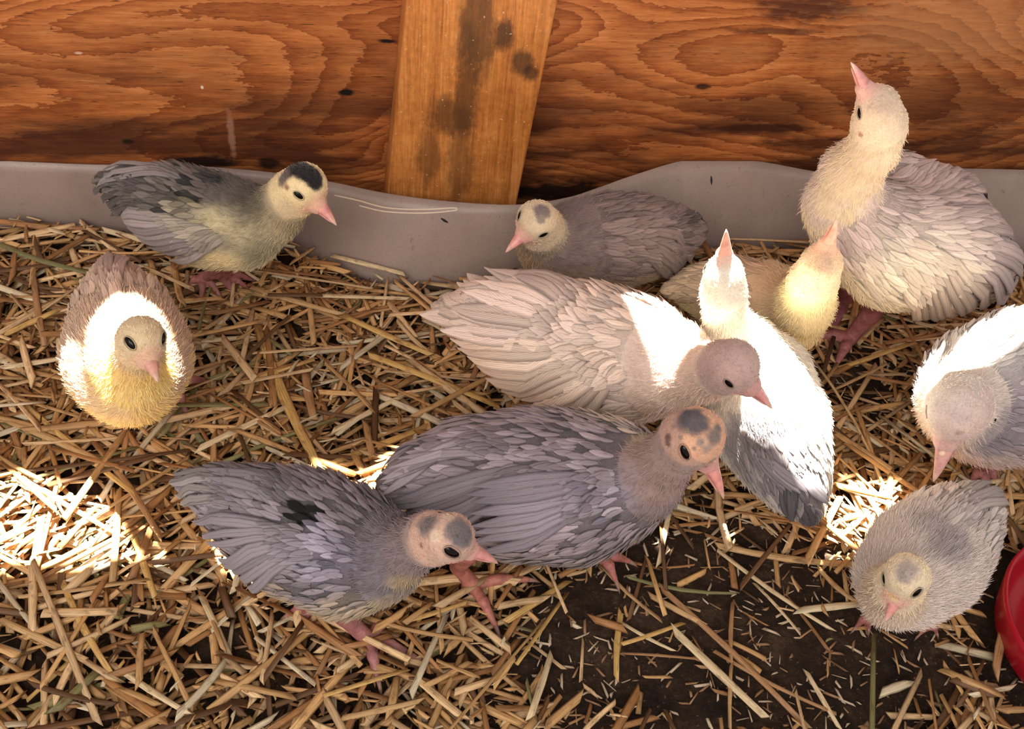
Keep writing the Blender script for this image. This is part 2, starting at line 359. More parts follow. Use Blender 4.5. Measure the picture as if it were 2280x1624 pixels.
# ------------------------------------------------------------------ straw
def straw_geo(V, Fc, C, U, a, b, w, col, bend=0.0, flat=0.45, node=False, seg=6):
    """one piece of straw from a to b: a flattened tube, slightly bent, ends cut at a slant"""
    a = np.asarray(a, float); b = np.asarray(b, float); L = np.linalg.norm(b - a); t = (b - a) / (L + 1e-9)
    s = _n(np.cross(t, (0, 0, 1))); u = np.cross(s, t); base = len(V); n = 5 if (bend or node) else 3; rows = []
    tilt = rnd.uniform(-.5, .5); cu_, su_ = math.cos(tilt), math.sin(tilt); s2 = s * cu_ + u * su_; u2 = -s * su_ + u * cu_
    sl0, sl1 = rnd.uniform(-1, 1) * w, rnd.uniform(-1, 1) * w; off = rnd.random() * 7
    for i in range(n):
        f = i / (n - 1); p = a + (b - a) * f + s * bend * L * math.sin(math.pi * f); ww = w * (0.5 + (0.08 if (node and i == 2) else 0.0)) * (1 - 0.12 * f)
        for k in range(seg):
            an = 2 * math.pi * k / seg; e = t * ((sl0 if i == 0 else sl1 if i == n - 1 else 0) * math.cos(an))
            V.append(p + s2 * ww * math.cos(an) + u2 * ww * flat * math.sin(an) + e); C.append(col); U.append((k / seg + off, f * L * 22 + off))
    for i in range(n - 1):
        for k in range(seg): Fc.append((base + i * seg + k, base + i * seg + (k + 1) % seg, base + (i + 1) * seg + (k + 1) % seg, base + (i + 1) * seg + k))
    Fc.append([base + k for k in range(seg)][::-1]); Fc.append([base + (n - 1) * seg + k for k in range(seg)])
def straw_col():
    r = rnd.random()
    if r < .40: c = (0.56, 0.33, 0.135)
    elif r < .62: c = (0.66, 0.45, 0.24)
    elif r < .80: c = (0.34, 0.165, 0.06)
    elif r < .88: c = (0.64, 0.54, 0.36)
    elif r < .97: c = (0.14, 0.07, 0.03)
    else: c = (0.22, 0.20, 0.08)
    k = rnd.uniform(.75, 1.2); return tuple(min(x * k, .8) for x in c)
def blob(x, y, cx, cy, rx, ry): return math.exp(-(((x - cx) / rx) ** 2 + ((y - cy) / ry) ** 2))
def cover(px, py):
    """how thick the bedding lies here, 0..1"""
    d = 1.0
    d -= 0.97 * min(1, 1.6 * blob(px, py, 1720, 1450, 460, 270)); d -= 0.75 * blob(px, py, 1420, 1330, 190, 170);
    d -= 0.55 * blob(px, py, 700, 745, 80, 60); d -= 0.7 * blob(px, py, 560, 1390, 100, 80); d -= .5 * blob(px, py, 440, 1470, 60, 60); d -= .4 * blob(px, py, 90, 1590, 130, 60); d -= .45 * blob(px, py, 880, 1510, 70, 50); d -= .5 * blob(px, py, 1240, 1470, 110, 120); d -= 0.5 * blob(px, py, 60, 1500, 120, 110); d -= 0.5 * blob(px, py, 1850, 820, 110, 90)
    d -= 0.35 * blob(px, py, 700, 970, 60, 50); d -= .3 * blob(px, py, 1990, 870, 80, 80)
    d += 0.25 * blob(px, py, 2200, 1500, 110, 250); d -= .25 * blob(px, py, 1950, 900, 200, 160)
    d += .5 * noise.noise(Vector((px / 130, py / 90, 3.0)))
    d += 1.2 * blob(px, py, 1915, 1165, 130, 75)
    return max(0.09, min(1, d))
SV, SF, SCo, SU = [], [], [], []
def scatter(n, lmin, lmax, wmin, wmax, z0, z1, power=1.0):
    k = 0; tries = 0
    while k < n and tries < n * 30:
        tries += 1; x = rnd.uniform(-0.50, 0.78); y = rnd.uniform(-0.44, WY); px, py = PX((x, y, 0))
        if not (-420 < px < 2700 and 380 < py < 1850): continue
        cv = cover(px, py)
        if rnd.random() > cv ** power: continue
        L = rnd.uniform(lmin, lmax) * (0.6 + 0.4 * rnd.random()) * (0.62 if py > 1270 and rnd.random() < .75 else 1); a = rnd.gauss(0.1, 0.9) if rnd.random() < .35 else rnd.uniform(0, math.pi); w = rnd.uniform(wmin, wmax)
        d = np.array([math.cos(a), math.sin(a), rnd.gauss(0, 0.035)]); z = z0 + (z1 - z0) * rnd.random() * min(1, .25 + cv)
        c = np.array([x, y, max(z, 0.0015) + soil_h(x, y)]); p, q = c - d * L / 2, c + d * L / 2
        lim = sheet_y(p[0]) - .004, sheet_y(q[0]) - .004
        if p[1] > lim[0] or q[1] > lim[1]: continue
        if math.hypot(c[0] - DRINK[0], c[1] - DRINK[1]) < .066 + L * .3: continue
        for e in (p, q): e[2] = max(e[2], .0006)
        straw_geo(SV, SF, SCo, SU, p, q, w, straw_col(), rnd.gauss(0, .02) if rnd.random() < .4 else 0, rnd.uniform(.3, .6), rnd.random() < .2); k += 1
_lx = np.array([p[0] for p in line]); _ly = np.array([verts_[1] for verts_ in [verts[i * R] for i in range(nL)]])
_dl = P(2258, 1420, 0.030); DRINK = (_dl[0] + .062, _dl[1])
def sheet_y(x): return float(np.interp(x, _lx, _ly))
scatter(2900, .010, .028, .0010, .0024, 0.0, .005, .8)
scatter(3700, .018, .050, .0018, .0046, 0.001, .012, 1.3)
scatter(1850, .030, .085, .0026, .0054, 0.006, .016, 1.3)
scatter(3200, .007, .020, .0007, .0024, .006, .016, 1.1)
scatter(540, .05, .13, .0020, .0042, 0.009, .016, 1.5)
tag(link_mesh('straw_bedding', SV, SF, MAT['straw'], cols=SCo, uvs=SU), 'short chopped golden straw bedding spread over the pen floor', 'straw', kind='stuff')
# chaff crumbs on the bare soil
CV, CF, CC, CU = [], [], [], []
for _ in range(3200):
    x = rnd.uniform(-0.1, 0.6); y = rnd.uniform(-0.44, -0.12)
    px, py = PX((x, y, 0))
    if cover(px, py) > .75: continue
    L = rnd.uniform(.002, .009); a = rnd.uniform(0, 6.3); d = np.array([math.cos(a), math.sin(a), 0]) * L / 2; c = np.array([x, y, soil_h(x, y) + .0012])
    straw_geo(CV, CF, CC, CU, c - d, c + d, rnd.uniform(.0006, .0018), (0.6, 0.48, 0.34) if rnd.random() < .5 else (.35, .2, .1), 0, .5)
tag(link_mesh('chaff', CV, CF, MAT['straw'], cols=CC, uvs=CU), 'tiny pale chaff crumbs strewn on the dark soil', 'chaff', kind='stuff')
# single long stalks that stand out: (x0, y0, x1, y1, width px, colour, bend, label)
G_, T_, P_, N_, B_ = (.60, .38, .13), (.52, .33, .15), (.70, .55, .33), (.20, .19, .08), (.40, .22, .10)
STALKS = [
 (572, 722, 716, 1052, 22, G_, .02, 'long thick golden stalk slanting down between the pale left poult and the centre'),
 (680, 820, 700, 935, 20, B_, .02, 'short split reddish straw stalk beside the long thick golden one'),
 (0, 545, 205, 608, 14, N_, .04, 'green grass stalk lying in the straw behind the pale yellow left poult'),
 (20, 490, 140, 518, 15, P_, 0, 'pale thick straw stalk against the left end of the plastic strip'),
 (580, 742, 650, 790, 14, N_, 0, 'short green stalk piece in the straw left of the dark bare patch'),
 (1595, 1215, 1905, 1258, 17, T_, .03, 'long tan straw stalk running from the fork to the small bottom right poult'),
 (1597, 1225, 1850, 1402, 13, P_, .02, 'pale slender straw stalk forking down right over the bare soil'),
 (1680, 1300, 1782, 1412, 9, P_, -.02, 'thin pale straw stalk beside the forked one on the bare soil'),
 (1498, 1402, 1705, 1598, 21, P_, .0, 'thickest pale straw stalk on the bare soil at the bottom right'),
 (1470, 1308, 1800, 1622, 14, B_, -.015, 'long brown straw stalk crossing the bare soil to the bottom edge'),
 (1445, 1325, 1568, 1392, 13, T_, 0, 'tan straw stalk lying beside the upper end of the long brown stalk'),
 (1590, 1450, 1862, 1590, 9, B_, .03, 'thin curved brown stalk over the bare soil below the thick pale one'),
 (1335, 1255, 1470, 1380, 11, T_, .04, 'bent tan stalk on the soil right of the big blue grey poult'),
 (1498, 1100, 1466, 1260, 12, P_, 0, 'upright looking pale stalk under the beak of the centre grey poult'),
 (1382, 1362, 1372, 1512, 14, G_, .02, 'short golden stalk pointing down the dark soil hollow'),
 (1384, 1435, 1520, 1388, 12, G_, .01, 'golden stalk leaning across the dark soil hollow'),
 (1382, 1455, 1555, 1468, 8, B_, -.01, 'thin brown stalk lying level across the dark soil hollow'),
 (1385, 1388, 1500, 1450, 9, P_, .02, 'thin grey white stalk end in the dark soil hollow'),
 (1395, 1285, 1640, 1322, 10, N_, .05, 'green grass stalk curving over the bare soil below the centre poult'),
 (1820, 1262, 1912, 1345, 12, T_, .06, 'bent tan stalk tucked under the breast of the small bottom right poult'),
 (1795, 1495, 1870, 1624, 11, P_, 0, 'pale stalk slanting to the bottom edge in the bare soil'),
 (1632, 1340, 1628, 1480, 10, B_, .02, 'rough brown stalk upright in the middle of the bare soil'),
 (1628, 1480, 1625, 1624, 9, T_, .01, 'narrow tan stalk running straight to the bottom edge'),
 (1845, 828, 2030, 765, 13, G_, 0, 'golden stalk pointing up right under the tall white poult'),
 (1830, 880, 1975, 810, 11, T_, .01, 'tan stalk parallel below the golden one under the tall white poult'),
 (1845, 955, 1985, 1045, 14, T_, 0, 'tan stalk slanting down between the white poult and the right hand poult'),
 (1985, 905, 2060, 985, 11, B_, 0, 'brown stalk leading to the neck of the right hand poult'),
 (1870, 1082, 1985, 1108, 17, G_, 0, 'thick yellow stalk blazing in the sun patch at the right'),
 (2175, 1075, 2275, 1068, 13, P_, 0, 'pale stalk lying level beside the foot of the right hand poult'),
 (2205, 1110, 2280, 1040, 17, T_, 0, 'tan stalk rising to the right edge below the right hand poult'),
 (2216, 1500, 2235, 1390, 20, B_, 0, 'thick dull stalk beside the red drinker dish'),
 (720, 1550, 905, 1492, 14, G_, 0, 'golden stalk rising right below the foot of the front poult'),
 (860, 1395, 1040, 1342, 14, G_, .01, 'golden stalk between the feet of the two blue grey poults'),
 (635, 1402, 770, 1405, 12, T_, 0, 'tan stalk lying level behind the foot of the front poult'),
 (1125, 1385, 1265, 1295, 16, G_, 0, 'golden stalk rising right under the belly of the centre poult'),
 (1150, 1480, 1262, 1322, 12, G_, 0, 'slender golden stalk crossing below the stalk under the centre poult'),
 (1180, 1600, 1228, 1455, 19, P_, 0, 'broad pale straw stalk pointing up at the bottom middle'),
 (1000, 1395, 1180, 1555, 11, T_, .02, 'tan stalk slanting down right of the front poult foot'),
 (760, 1600, 940, 1560, 14, T_, .01, 'tan stalk near the bottom edge left of the broad pale one'),
 (0, 1380, 190, 1470, 16, T_, 0, 'thick tan stalk slanting down at the lower left'),
 (140, 1300, 250, 1505, 15, G_, .02, 'golden stalk crossing the lower left straw'),
 (300, 1200, 345, 1330, 15, G_, 0, 'golden stalk crossing the edge of the left sun patch'),
 (40, 1330, 330, 1290, 12, T_, .01, 'long level tan stalk just below the left sun patch'),
 (250, 1480, 420, 1590, 15, P_, .01, 'pale stalk slanting down at the bottom left'),
 (60, 1560, 230, 1400, 13, G_, .01, 'golden stalk rising across the bottom left corner'),
 (450, 1330, 520, 1480, 17, P_, 0, 'thick pale stalk leaning left of the bare hollow under the front poult'),
 (0, 930, 250, 1040, 18, T_, -.01, 'long thick tan stalk slanting down from the left edge'),
 (60, 905, 300, 1100, 13, G_, .01, 'long golden stalk beside the thick one from the left edge'),
 (205, 980, 360, 1200, 16, B_, -.02, 'brown stalk slanting down to the left sun patch'),
 (0, 820, 160, 795, 15, P_, 0, 'pale stalk leading to the pale yellow left poult'),
 (10, 745, 130, 690, 13, G_, 0, 'golden stalk above the pale one at the left edge'),
 (75, 620, 100, 770, 14, B_, .01, 'brown stalk upright at the left behind the pale yellow poult'),
 (480, 870, 700, 800, 14, G_, 0, 'golden stalk rising right from the foot of the pale yellow poult'),
 (440, 1000, 640, 905, 15, P_, 0, 'pale stalk rising right in the middle of the left straw'),
 (760, 700, 960, 790, 15, G_, .01, 'golden stalk slanting under the tail of the white lying poult'),
 (820, 790, 1110, 905, 16, G_, -.01, 'long golden stalk under the belly side of the white lying poult'),
 (740, 960, 900, 880, 13, P_, 0, 'pale stalk left of the white lying poult'),
 (720, 1040, 950, 950, 16, G_, 0, 'thick golden stalk rising behind the centre blue grey poult'),
 (560, 640, 760, 700, 14, T_, .01, 'tan stalk right of the foot of the black capped poult'),
 (600, 655, 910, 665, 13, P_, 0, 'long level pale stalk in front of the plastic strip'),
 (650, 585, 700, 545, 13, T_, 0, 'short tan stalk propped under the breast of the black capped poult'),
 (740, 565, 900, 610, 12, P_, 0, 'pale stalk lying along the foot of the plastic strip'),
 (450, 760, 560, 750, 14, P_, 0, 'level pale stalk right of the pale yellow poult shoulder'),
 (230, 512, 400, 552, 15, P_, .01, 'pale stalk under the tail of the black capped poult'),
]
for (x0, y0, x1, y1, w, c, bend, lab) in STALKS:
    a, b = P(x0, y0, .0135), P(x1, y1, .0150)
    if cover(x0, y0) < .5: a = P(x0, y0, .005)
    if cover(x1, y1) < .5: b = P(x1, y1, .005)
    for e in (a, b): e[1] = min(e[1], sheet_y(e[0]) - .003)
    V_, F_, C_, U_ = [], [], [], []
    straw_geo(V_, F_, C_, U_, a, b, w * depth(a) / F_PX, c, bend, .45, True, 8)
    org = (a + b) / 2; tag(link_mesh('straw_stalk', V_, F_, MAT['straw'], None, org, cols=C_, uvs=U_), lab, 'straw', 'long straw stalks lying loose')

# ------------------------------------------------------------------ birds
def sdf_mesh(caps, vox, k, bump=0.0, seed=0):
    """caps: (a, b, ra, rb) tapered capsules melted together into one closed surface"""
    A = np.array([c[0] for c in caps]); B = np.array([c[1] for c in caps]); r = max(max(c[2], c[3]) for c in caps)
    lo = np.minimum(A, B).min(0) - r - 4 * vox; hi = np.maximum(A, B).max(0) + r + 4 * vox
    n = np.ceil((hi - lo) / vox).astype(int) + 1
    X = [lo[i] + vox * np.arange(n[i]) for i in range(3)]
    G = np.stack(np.meshgrid(*X, indexing='ij'), -1).astype(np.float32)
    D = None
    for a, b, ra, rb in caps:
        a = np.asarray(a, np.float32); ba = np.asarray(b, np.float32) - a; L = float(ba @ ba) + 1e-12
        pa = G - a; h = np.clip((pa @ ba) / L, 0, 1)
        hs = h * h * (3 - 2 * h) * 0.5 + h * 0.5
        d = np.sqrt(((pa - h[..., None] * ba) ** 2).sum(-1)) - (ra + (rb - ra) * hs)
        if D is None: D = d
        else:
            kk = min(k, 0.42 * min(ra, rb) + 0.0006)
            hh = np.clip(0.5 + 0.5 * (D - d) / kk, 0, 1); D = D * (1 - hh) + d * hh - kk * hh * (1 - hh)
    g = vdb.FloatGrid(); g.background = 1.0; g.copyFromArray(D.astype(np.float64))
    V, Q = g.convertToQuads(isovalue=0.0)
    V = np.array(V, float) * vox + lo
    return V, np.array(Q)
def smooth_noise(p, s, seed=0.0):
    return noise.noise(Vector((p[0] * s + seed, p[1] * s, p[2] * s)))

class Bird: pass
def q3(t):                                 # (px, py, z, r_px) -> place, radius
    p = P(t[0], t[1], t[2]); return p, t[3] * depth(p) / F_PX

def make_bird(S):
    b = Bird(); seed = S.get('seed', 1); R_ = random.Random(seed)
    ch = [q3(t) for t in S['chain']]                         # tail -> neck -> head
    hp, hr = ch[-1]; hr *= S.get('skull', 0.93); ch[-1] = (hp, hr)
    tip = P(*S['beak'])
    fwd = _n(tip - hp); up = RW @ np.asarray(S.get('up', (0, .7, .7)), float); up = _n(up - fwd * (up @ fwd)); side = np.cross(fwd, up)
    caps = [(ch[i][0], ch[i + 1][0], ch[i][1], ch[i + 1][1]) for i in range(len(ch) - 1)]
    bl = np.linalg.norm(tip - hp)
    face = hp + fwd * bl * S.get('face', 0.43) - up * hr * 0.08
    caps.append((hp + fwd * hr * 0.15, face, hr * 0.86, hr * S.get('face_r', 0.44)))
    for e in S.get('extra', []): 
        a, b_ = q3(e[0]), q3(e[1]); caps.append((a[0], b_[0], a[1], b_[1]))
    V, Q = sdf_mesh(caps, S.get('vox', 0.0012), S.get('k', 0.010))
    # downy unevenness
    hd = np.linalg.norm(V - hp, axis=1); amp = np.where(hd < hr * 1.6, 0.0003, 0.0011)
    bv = BVHTree.FromPolygons([Vector(v) for v in V], [tuple(map(int, q)) for q in Q])
    # colour
    chp = np.array([c[0] for c in ch])
    pats = []
    for (x, y, r, col, edge, *am) in S.get('spots', []):
        h = hit(bv, x, y)
        if h is None: print('spot off', S['name'], x, y); continue
        pats.append((h, r * depth(h) / F_PX, np.array(col), edge, am[0] if am else 1.0))
    hc = np.array(S['head_col']); nc = np.array(S.get('neck_col', S['head_col'])); bc = np.array(S['back_col']); be = np.array(S['belly_col'])
    neck_i = S.get('neck_i', len(ch) - 3)
    seg_a = chp[:-1]; seg_b = chp[1:]
    def chain_t(p):
        ba = seg_b - seg_a; h = np.clip(((p - seg_a) * ba).sum(1) / ((ba * ba).sum(1) + 1e-12), 0, 1)
        q = seg_a + ba * h[:, None]; d = np.linalg.norm(p - q, axis=1); rr = np.array([c[1] for c in ch]); rad = rr[:-1] + (rr[1:] - rr[:-1]) * h
        i = int(np.argmin(d - rad)); return i + h[i], q[i], _n(seg_a[i] - seg_b[i])
    def sstep(a, b_, x):
        t = min(max((x - a) / (b_ - a + 1e-9), 0), 1); return t * t * (3 - 2 * t)
    def colour(p):
        t, q, fl = chain_t(p); dz = (p[2] - q[2]) / (np.linalg.norm(p - q) + 1e-6)
        nz = smooth_noise(p, 110, seed * 7.7); nz2 = smooth_noise(p, 380, seed * 3.1)
        c = be + (bc - be) * sstep(-0.55, 0.15, dz + 0.35 * nz)
        c = c * (1 + S.get('mottle', 0.12) * (nz + nz2))
        w = sstep(neck_i - 0.25, neck_i + 0.45, t + 0.2 * nz); c = c + (nc - c) * w
        w = sstep(len(ch) - 2.25, len(ch) - 1.7, t); c = c + (hc * (1 + 0.07 * nz2) - c) * w
        w = 1 - sstep(0.30, 0.95, np.linalg.norm(p - face) / hr); c = c + (np.array(S.get('beak_col', (0.74, 0.34, 0.31))) - c) * w * 0.75
        for h, r, col, e, am in pats:
            d = np.linalg.norm(p - h) / r + 0.28 * nz + 0.18 * nz2
            w = am * (1 - sstep(1 - e, 1 + e, d)); c = c + (col * (1 + 0.1 * nz2) - c) * w
        return np.clip(c, 0.002, 0.95)
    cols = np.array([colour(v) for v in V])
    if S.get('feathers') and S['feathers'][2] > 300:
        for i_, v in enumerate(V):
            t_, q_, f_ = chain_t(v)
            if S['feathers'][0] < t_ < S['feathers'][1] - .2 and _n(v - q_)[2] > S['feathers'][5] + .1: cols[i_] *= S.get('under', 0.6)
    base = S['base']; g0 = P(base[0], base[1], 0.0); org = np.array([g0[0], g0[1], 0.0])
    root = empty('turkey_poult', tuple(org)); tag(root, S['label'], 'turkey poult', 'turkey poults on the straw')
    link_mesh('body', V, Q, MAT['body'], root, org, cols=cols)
    # ---- beak
    bw = hr * S.get('beak_w', 0.42); b0 = face - fwd * hr * 0.08
    pink = np.array(S.get('beak_col', (0.74, 0.34, 0.31)))
    def mandible(name, tipp, r0, lowz, droop, colr, flat):
        VV = []; FF = []; CC = []; n, m = 10, 12; L = np.linalg.norm(tipp - b0); ax = _n(tipp - b0); u = _n(up - ax * (up @ ax)); s_ = np.cross(ax, u)
        for i in range(n + 1):
            t = i / n; r = r0 * ((1 - t) ** 0.8 * (1 - 0.10 * math.sin(math.pi * t)) + 0.06 * (1 - t) + 0.035 * (1 if t < 1 else 0.2))
            c = b0 + ax * L * t + u * (lowz * (1 - t) * r0 + droop * r0 * math.sin(math.pi * t))
            for k in range(m):
                a = 2 * math.pi * k / m; VV.append(c + r * (math.cos(a) * s_ * 0.92 + math.sin(a) * u * flat))
                mix = sstep(0.55, 1.0, t); CC.append(colr * (1 - mix) + np.array((0.80, 0.55, 0.45)) * mix if S.get('pale_tip', True) else colr)
        for i in range(n):
            for k in range(m): FF.append((i * m + k, i * m + (k + 1) % m, (i + 1) * m + (k + 1) % m, (i + 1) * m + k))
        FF.append([n * m + k for k in range(m)]); FF.append([k for k in range(m)][::-1])
        return link_mesh(name, VV, FF, MAT['horn'], root, org, cols=CC)
    mandible('beak', tip, bw, 0.12, 0.14, pink, 0.72)
    op = S.get('open', 0.0)
    mandible('lower_beak', tip - up * bw * (0.25 + op) - fwd * bl * 0.10, bw * 0.78, -0.48, -0.05, pink * 0.82, 0.42)
    for sg in (-1, 1):                                       # nostrils
        c = b0 + fwd * bl * 0.14 + up * bw * 0.36 + side * sg * bw * 0.62
        tube('nostril', [c - fwd * bw * 0.22, c, c + fwd * bw * 0.25], [bw * 0.03, bw * 0.085, bw * 0.03], MAT['lid'], root, org, 6)
    if S.get('snood'):
        h = hit(bv, *S['snood']) 
        h = h if h is not None else P(S['snood'][0], S['snood'][1], hp[2])
        vs_, fs_ = sphere(h, 0.0017, (fwd, side, up), (1, 1, 0.8)); link_mesh('snood', vs_, fs_, MAT['horn'], root, org, cols=[(0.85, 0.6, 0.45)] * len(vs_))
    # ---- eyes
    def surf(dirv):
        o_ = hp + fwd * hr * 0.35; h = bv.ray_cast(Vector(o_ + dirv * hr * 4), Vector(-dirv))
        return np.array(h[0]), np.array(h[1])
    eyes = []
    for (x, y) in S.get('eyes', []):
        h = hit(bv, x, y)
        if h is None: print('eye off', S['name'], x, y); continue
        eyes.append(h)
    if len(eyes) == 1:
        d = eyes[0] - hp; m_ = d - 2 * side * (d @ side); near = bv.ray_cast(Vector(hp + _n(m_) * hr * 1.6), Vector(-_n(m_))); eyes.append(np.array(near[0]) if near[0] is not None and np.linalg.norm(np.array(near[0]) - hp) < hr * 1.4 else hp + _n(m_) * hr)
    if not eyes:
        for sg in (-1, 1):
            dv = _n(side * sg + fwd * 0.42 - up * S.get('low', .1)); h = bv.ray_cast(Vector(hp + dv * hr * 3), Vector(-dv)); eyes.append(np.array(h[0]))
    er = S.get('eye_r', 0.0034) * 0.80
    for e in eyes:
        nr = np.array(bv.find_nearest(Vector(e))[1]); 
        if nr @ (e - hp) < 0: nr = -nr
        ax = _n(fwd - nr * (nr @ fwd)); bx = np.cross(nr, ax)
        vs_, fs_ = sphere(e - nr * er * 0.35, er, (ax, bx, nr), (1.25, 0.72, 0.55)); link_mesh('eye', vs_, fs_, MAT['eye'], root, org)
        ring = [e + nr * er * 0.02 + ax * math.cos(a) * er * 1.28 + bx * math.sin(a) * er * 0.78 for a in np.linspace(0, 2 * math.pi, 19)]
        tube('eyelid', ring, [er * 0.12] * 19, lidmat(tuple(hc * S.get('lid', 0.55))), root, org, 6)
    # ---- contour feathers
    side_sign = lambda p, q: 1 if (np.cross(_n(chp[min(neck_i, len(chp) - 1)] - chp[0]), (0, 0, 1)) @ (p - q)) > 0 else -1
    FV = {}; 
    def feather(pts, nrm, W, col, key, tipcol=None, lift=(0.0003, 0.002), cup=0.25, round_=0.8):
        VV, FF, CC, UV = FV.setdefault(key, ([], [], [], [])); n = len(pts) - 1; b0_ = len(VV); A = 5
        for i, p in enumerate(pts):
            t = i / n; tg = _n(pts[min(i + 1, n)] - pts[max(i - 1, 0)]); sd_ = _n(np.cross(tg, nrm[i])); 
            w = W * (0.35 + 0.65 * math.sin(min(t / 0.55, 1) * math.pi / 2)) * (1 - max(0, (t - 0.55) / 0.45) ** 2.2 * 0.93)
            lf = lift[0] + (lift[1] - lift[0]) * t ** 1.3
            cc = col if tipcol is None else col + (tipcol - col) * t
            for k in range(A):
                u = (k - 2) / 2; VV.append(p + sd_ * w * u + nrm[i] * (lf - cup * w * u * u)); CC.append(cc); UV.append((0.5 + 0.5 * u, t))
        for i in range(n):
            for k in range(A - 1): FF.append((b0_ + i * A + k, b0_ + i * A + k + 1, b0_ + (i + 1) * A + k + 1, b0_ + (i + 1) * A + k))
    def walk(p, d, L, n=6, stick=1.0):
        pts, ns = [], []; p = np.array(p); step = L / n
        for i in range(n + 1):
            nr_ = bv.find_nearest(Vector(p)); q, nn = np.array(nr_[0]), np.array(nr_[1])
            if np.linalg.norm(q - p) < 0.006 * stick or (p - q) @ nn < 0: p = q; 
            else: nn = ns[-1] if ns else nn
            pts.append(p); ns.append(nn); d = _n(d - nn * (d @ nn)) if np.linalg.norm(d - nn * (d @ nn)) > 0.3 else d
            p = p + d * step
        return pts, ns
    fr = S.get('feathers')
    if fr:
        t0, t1, nf, s0, s1, zmin = fr                        # chain range (tail=0), count, sizes in px at front / tail
        fn = np.array([np.linalg.norm(np.cross(V[q[2]] - V[q[0]], V[q[3]] - V[q[1]])) for q in Q]); cum = np.cumsum(fn); cum /= cum[-1]
        placed = []; tries = 0; grid = {}
        while len(placed) < nf and tries < nf * 14:
            tries += 1; q = Q[np.searchsorted(cum, R_.random())]; p = V[q].mean(0); t, cq, fl = chain_t(p)
            if not (t0 <= t <= t1): continue
            nn = _n(p - cq)
            if nn[2] < zmin + 0.15 * smooth_noise(p, 60, seed): continue
            fpos = 1 - (t - t0) / (t1 - t0); sz = (s0 + (s1 - s0) * fpos ** 1.4) * depth(p) / F_PX
            key = tuple((p / (sz * 0.30)).astype(int))
            if grid.get(key): continue
            grid[key] = 1; placed.append((t, p, cq, fl, nn, sz))
        placed.sort(key=lambda a: a[0])
        for t, p, cq, fl, nn, sz in placed:
            d = _n(fl + 0.22 * _n(np.array([nn[0], nn[1], -0.5])) * (1 if abs(nn[2]) < 0.8 else 0.2) + nprs.normal(0, 0.07, 3))
            L = sz * R_.uniform(1.1, 1.6); pts, ns = walk(p, d, L, 6)
            vv = S.get('fvar', .22); c = colour(p) * (1 + R_.uniform(-vv, vv)) * S.get('feather_gain', 1.0) * (0.35 if R_.random() < S.get('fleck', 0.0) else 1)
            ke = 'back_feathers'
            if nn[2] < 0.62: ke = 'wing_r' if side_sign(p, cq) > 0 else 'wing_l'
            feather(pts, ns, L * R_.uniform(0.14, 0.20), c, ke, c * R_.uniform(0.85, 1.25), (0.0006, 0.0012 + 0.0016 * R_.random() + sz * 0.05))
    # ---- long flight and tail feathers in fans: (kind, n, base0, base1, tip0, tip1, width_px, colour)
    for (ke, n, a0, a1, b0_, b1_, wpx, cl, *lay) in S.get('fans', []):
        off = lay[0] if lay else 0.003
        def pt(t):
            if len(t) == 3: return P(*t)
            h = hit(bv, t[0], t[1]); return h if h is not None else P(t[0], t[1], hp[2] * 0.5)
        a0, a1, b0_, b1_ = map(pt, (a0, a1, b0_, b1_))
        for i in range(n):
            f = i / max(n - 1, 1); A_ = a0 + (a1 - a0) * f; B_ = b0_ + (b1_ - b0_) * f + nprs.normal(0, 0.0012, 3); L = np.linalg.norm(B_ - A_)
            pts, ns = [], []
            for k in range(9):
                t = k / 8; p = A_ + (B_ - A_) * t; nr_ = bv.find_nearest(Vector(p)); q, nn = np.array(nr_[0]), np.array(nr_[1]); dd = (p - q) @ nn
                tgt = (off + 0.0003 * (i % 3) + 0.0007 * i / n) * min(1, t * 2.2) - 0.0016 * max(0, 1 - t * 5)
                if dd < tgt or (t < 0.25 and dd < 0.006): p = q + nn * tgt
                nn = _n(nn + np.array([0, -0.25, 0.5])); pts.append(p); ns.append(nn)
            c = np.array(cl) * R_.uniform(0.74, 1.18); W = wpx * depth(A_) / F_PX * 0.5 * R_.uniform(.85, 1.15)
            feather(pts, ns, W, c, ke, c * R_.uniform(0.85, 1.12), (0.0, 0.0008), 0.12)
        if L > 0.02:                                          # greater and median coverts over the quill bases
            for rowi, (sh, ln, ww) in enumerate([(0.06, 0.42, 0.9), (-0.10, 0.36, 0.8), (-0.22, 0.28, 0.7)]):
                m_ = int(n * 1.4) + rowi
                for i in range(m_):
                    f = (i + 0.5 * (rowi % 2)) / max(m_ - 1, 1); A_ = a0 + (a1 - a0) * f; B_ = b0_ + (b1_ - b0_) * f; D_ = B_ - A_
                    st = A_ + D_ * (sh + R_.uniform(-.03, .03)); qs = bv.find_nearest(Vector(st)); st = np.array(qs[0])
                    pts, ns = walk(st, _n(D_), np.linalg.norm(D_) * ln * R_.uniform(.85, 1.15), 6, 2.0)
                    c = (np.array(cl) * 0.55 + colour(st) * 0.45) * R_.uniform(0.75, 1.2); lf = 0.0042 + 0.0008 * rowi
                    feather(pts, ns, wpx * depth(A_) / F_PX * 0.5 * ww, c, ke, c * 1.05, (-0.0012, lf), 0.2)
    names = dict(wing_l='wing', wing_r='wing', back_feathers='back_feathers', tail='tail')
    for ke, (VV, FF, CC, UV) in FV.items(): link_mesh(names[ke], VV, FF, MAT['feather'], root, org, cols=CC, uvs=UV)
    # ---- down
    nd = S.get('down', 9000)
